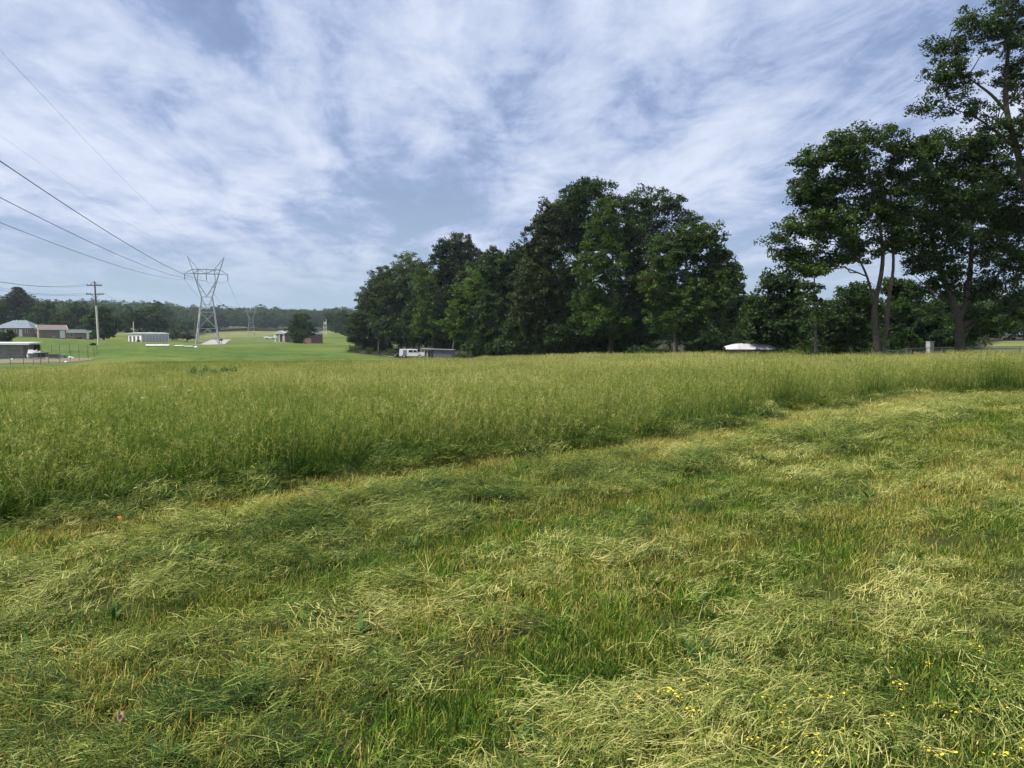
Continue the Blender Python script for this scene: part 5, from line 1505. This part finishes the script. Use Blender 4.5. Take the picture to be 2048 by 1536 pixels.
# ------------------------------------------------------------------ right side: tarp, fence, box
def right_things():
    d = 60; x = xof(1497, d); z = gz(x, d)
    o = empty('covered_boat', (x, d, z), 'white tarp stretched over a low boat-like frame at the wood edge', 'covered boat')
    nx, ny = 26, 12; L = 3.9; V = []
    for i in range(nx):
        u = i / (nx - 1); 
        zt = np.interp(u, [0, .14, .3, .7, .92, 1], [.84, 1.0, 1.08, 1.06, .98, .88]); hw = np.interp(u, [0, .15, .5, .9, 1], [.55, .95, 1.1, 1.0, .8])
        for j in range(ny):
            v = j / (ny - 1) * 2 - 1
            zz = zt - (abs(v) ** 2.2) * np.interp(u, [0, .5, 1], [.2, .52, .32]) + .02 * math.sin(i * 2.1 + j * 1.3) - (.03 if i % 7 == 3 else 0)
            if abs(v) > .99: zz = max(.62, zz - .16)
            V.append(((u - .5) * L, v * hw, zz + .62))
    fq = [(i * ny + j, (i + 1) * ny + j, (i + 1) * ny + j + 1, i * ny + j + 1) for i in range(nx - 1) for j in range(ny - 1)]
    c = link('tarp', new_mesh('tarp', V, fq, mat('white_tarp', (.44, .43, .47), .55, var=.08), True), o)
    for q in (.3, .7):
        i = int(q * (nx - 1)); m = MB(); m.tube([np.array(V[i * ny + j]) + np.array([0.02 * (j - 6), 0, .012]) for j in range(ny)], .014, 5); m.build('cord', mat('grey_cord', (.25, .25, .27), .7), c)
    h = MB(); h.add([(-1.5, -.5, .7), (1.5, -.7, .7), (1.5, .7, .7), (-1.5, .5, .7), (-1.65, -.6, 1.42), (1.65, -.85, 1.4), (1.65, .85, 1.4), (-1.65, .6, 1.42)], [(0, 3, 2, 1), (4, 5, 6, 7), (0, 1, 5, 4), (1, 2, 6, 5), (2, 3, 7, 6), (3, 0, 4, 7)])
    h.build('hull', M_POLED, o)
    for xx in (-1, 1): MB().box(xx - .1, xx + .1, -.6, .6, -.2, .71).build('support_block', M_POLED, o)
    # white cabinet
    d = 56; x = xof(1860, d); z = gz(x, d)
    o = empty('white_cabinet', (x, d, z), 'white metal box standing behind the fence', 'cabinet', None, R(12))
    s = mpp(d); H = (at(1855, 684, d)[2] - z)
    M_BOX = mat('box_white_shaded', (.33, .33, .31), .6, var=.2)  # white box, its paint greyed to carry the shade it stands in
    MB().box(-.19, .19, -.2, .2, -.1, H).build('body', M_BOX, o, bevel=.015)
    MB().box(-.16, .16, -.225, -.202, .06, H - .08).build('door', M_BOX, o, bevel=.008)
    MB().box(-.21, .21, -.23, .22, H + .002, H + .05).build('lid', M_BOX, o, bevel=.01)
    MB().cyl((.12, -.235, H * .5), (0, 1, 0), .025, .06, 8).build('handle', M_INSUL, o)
    # chain link fence
    M_FEN = mat('fence_steel', (.30, .31, .32), .5, .5)
    pts = [(1744, 51.5, 697), (1796, 51, 702), (1812, 51, 697), (1852, 51, 696), (1884, 51, 695), (1960, 52, 694), (2040, 53, 693), (2130, 54, 692)]
    x0, y0 = gp(1744, 51.5); z0 = gz(x0, y0)
    f = empty('chain_link_fence', (x0, y0, z0), 'low chain link fence with bent top rail under the right hand trees', 'fence')
    tops = []
    for px, d, py in pts:
        p = at(px, py, d); g = gz(p[0], p[1])
        o3 = np.array([p[0] - x0, p[1] - y0, 0])
        tops.append((o3 + np.array([0, 0, p[2] - z0]), o3 + np.array([0, 0, g - z0])))
        MB().tube([o3 + np.array([0, 0, g - z0 - .2]), o3 + np.array([0, 0, p[2] - z0 + .03])], .035, 8).build('post', M_FEN, f)
    r = MB(); r.tube([t for t, _ in tops], .028, 6); r.build('top_rail', M_FEN, f)
    for (ta, ga), (tb, gb) in zip(tops[:-1], tops[1:]):
        m = MB(); n = int(np.linalg.norm(ta - tb) / .11)
        kk = 9
        for i in range(-kk, n):
            for sgn in (0, 1):
                u0, u1 = i / n, (i + kk) / n
                q0, q1 = 0.0, 1.0
                if u0 < 0: q0 = (0 - u0) / (u1 - u0); u0 = 0
                if u1 > 1: q1 = (1 - i / n) / (kk / n); u1 = 1
                if q1 <= q0: continue
                a_, b_ = (q0, q1) if sgn == 0 else (1 - q0, 1 - q1)
                A = ga + (gb - ga) * u0; A2 = ta + (tb - ta) * u0; B = ga + (gb - ga) * u1; B2 = ta + (tb - ta) * u1
                m.bar(A + (A2 - A) * a_, B + (B2 - B) * b_, .006)
        m.build('wire_mesh', M_FEN, f)
    # grey bench under the grove
    d = 82; x = xof(1237, d); z = gz(x, d)
    b = empty('plank_bench', (x, d, z), 'low grey plank bench in the dark under the grove', 'bench')
    MB().box(-.55, .55, -.16, .16, .98, 1.06).build('seat', M_WOODG, b)
    for xx in (-.45, .45): MB().box(xx - .05, xx + .05, -.14, .14, -.1, .98).build('leg', M_WOODG, b)
right_things()

# ------------------------------------------------------------------ undergrowth along the wood edge and single weeds
for i in range(4):
    c = PROTO.setdefault('shrub', bpy.data.collections.new('seed_shrub'))
    nc = 16
    C = np.stack([rng.normal(0, .5, nc), rng.normal(0, .35, nc), np.abs(rng.normal(.55, .28, nc))], -1)
    nm = 'shrub_seed_%02d' % i
    c.objects.link(bpy.data.objects.new(nm, leaves_mesh(nm, C, np.full(nc, .38), 40, .15, M_LEAF['mid'], np.clip(rng.normal(.35, .2, nc), 0, 1))))
def undergrowth():
    X = []; Y = []; SC = []
    for (p0, d0), (p1, d1), n, s in (((1400, 66), (1740, 50), 46, .8), ((1740, 54), (1960, 55), 10, .75), ((900, 118), (1300, 80), 60, 1.5), ((1290, 80), (1420, 70), 10, .9), ((700, 150), (800, 140), 8, 1.2), ((1480, 70), (1760, 70), 90, 1.7), ((1760, 74), (1930, 76), 60, 1.7), ((1280, 92), (1480, 88), 30, 1.5)):
        t = rng.random(n); px = p0 + (p1 - p0) * t; d = d0 + (d1 - d0) * t + rng.uniform(0, 4, n)
        X += list((px - 1024) / F * d); Y += list(d); SC += list(rng.uniform(.6, 1.15, n) * s)
    X, Y = np.array(X), np.array(Y)
    scatter('undergrowth', 'shrub', X, Y, np.array(SC), rng.uniform(0, 6.28, len(X)), np.zeros(len(X)), 'leafy undergrowth along the foot of the woods')
undergrowth()
def weeds():
    for i, (px, d, n, lb) in enumerate([(398, 33, 15, 'blue-green weed patch standing in the hay at left, larger one'), (455, 34, 12, 'darker weed plants right of the larger weed patch in the hay')]):
        x = xof(px, d); z = gz(x, d)
        o = empty('weed_plant', (x, d, z), lb, 'plant', 'weeds standing in the hay')
        C = np.stack([rng.normal(0, .34, n * 3), rng.normal(0, .3, n * 3), rng.uniform(.4, 1.0, n * 3)], -1)
        link('leaf_mass', leaves_mesh('leaf_mass', C, np.full(len(C), .15), 16, .10, crown_mat('weed_blue_green%d' % i, (.05, .11, .035), (.15, .24, .09)), np.clip(rng.normal(.5, .25, len(C)), 0, 1)), o)
        m = MB()
        for c in C[::2]: m.tube([(c[0] * .5, c[1] * .5, -.05), tuple(c)], [.008, .004], 4)
        m.build('stems', M_TUFT, o)
    # orange mushroom-like scrap and brown leaf on the mown ground
    for px, py, nm, lb, col, w in ((240, 1056, 'orange_scrap', 'small orange scrap on the mown strip near the hay edge', (.6, .30, .05), .022), (243, 1493, 'dead_leaf', 'curled brown dead leaf on the cut grass at lower left', (.22, .15, .08), .016)):
        v = (768 - py) / F; t = -EYE / (-SP + v * CP); y = t * (CP + v * SP); x = (px - 1024) / F * t
        z = gz(x, y) + .085
        n = 7; V = []
        for i in range(n):
            for j in range(5):
                u = i / (n - 1) * 2 - 1; q = (j / 2 - 1)
                V.append((u * w * 1.2, q * w * .75 * max(.03, 1 - abs(u) ** 1.6), .02 * q * q + .015 * math.sin(3 * u)))
        fq = [(i * 5 + j, (i + 1) * 5 + j, (i + 1) * 5 + j + 1, i * 5 + j + 1) for i in range(n - 1) for j in range(4)]
        o = link(nm, new_mesh(nm, V, fq, mat(nm, col, .7, var=.3, scale=20), True), loc=(x, y, z)); o.rotation_euler = (.2, .25, rng.uniform(0, 3))
        md = o.modifiers.new('thickness', 'SOLIDIFY'); md.thickness = .003
        tag(o, lb, 'leaf' if 'leaf' in nm else 'scrap')
weeds()

# ------------------------------------------------------------------ air
HAZE = 0.00015
if HAZE:
    m = bpy.data.materials.new('air'); m.use_nodes = True; m.node_tree.nodes.clear()
    k = NT(m.node_tree); pv = k.n('ShaderNodeVolumePrincipled'); oo = k.n('ShaderNodeOutputMaterial')
    pv.inputs['Color'].default_value = (.74, .84, .95, 1); pv.inputs['Density'].default_value = HAZE; pv.inputs['Anisotropy'].default_value = 0.2
    k.l(pv.outputs[0], oo.inputs['Volume'])
    o = MB().box(-2700, 2700, -300, 3500, -6, 130).build('haze', m)
    tag(o, 'thin pale summer haze over the valley', None, None, 'stuff')
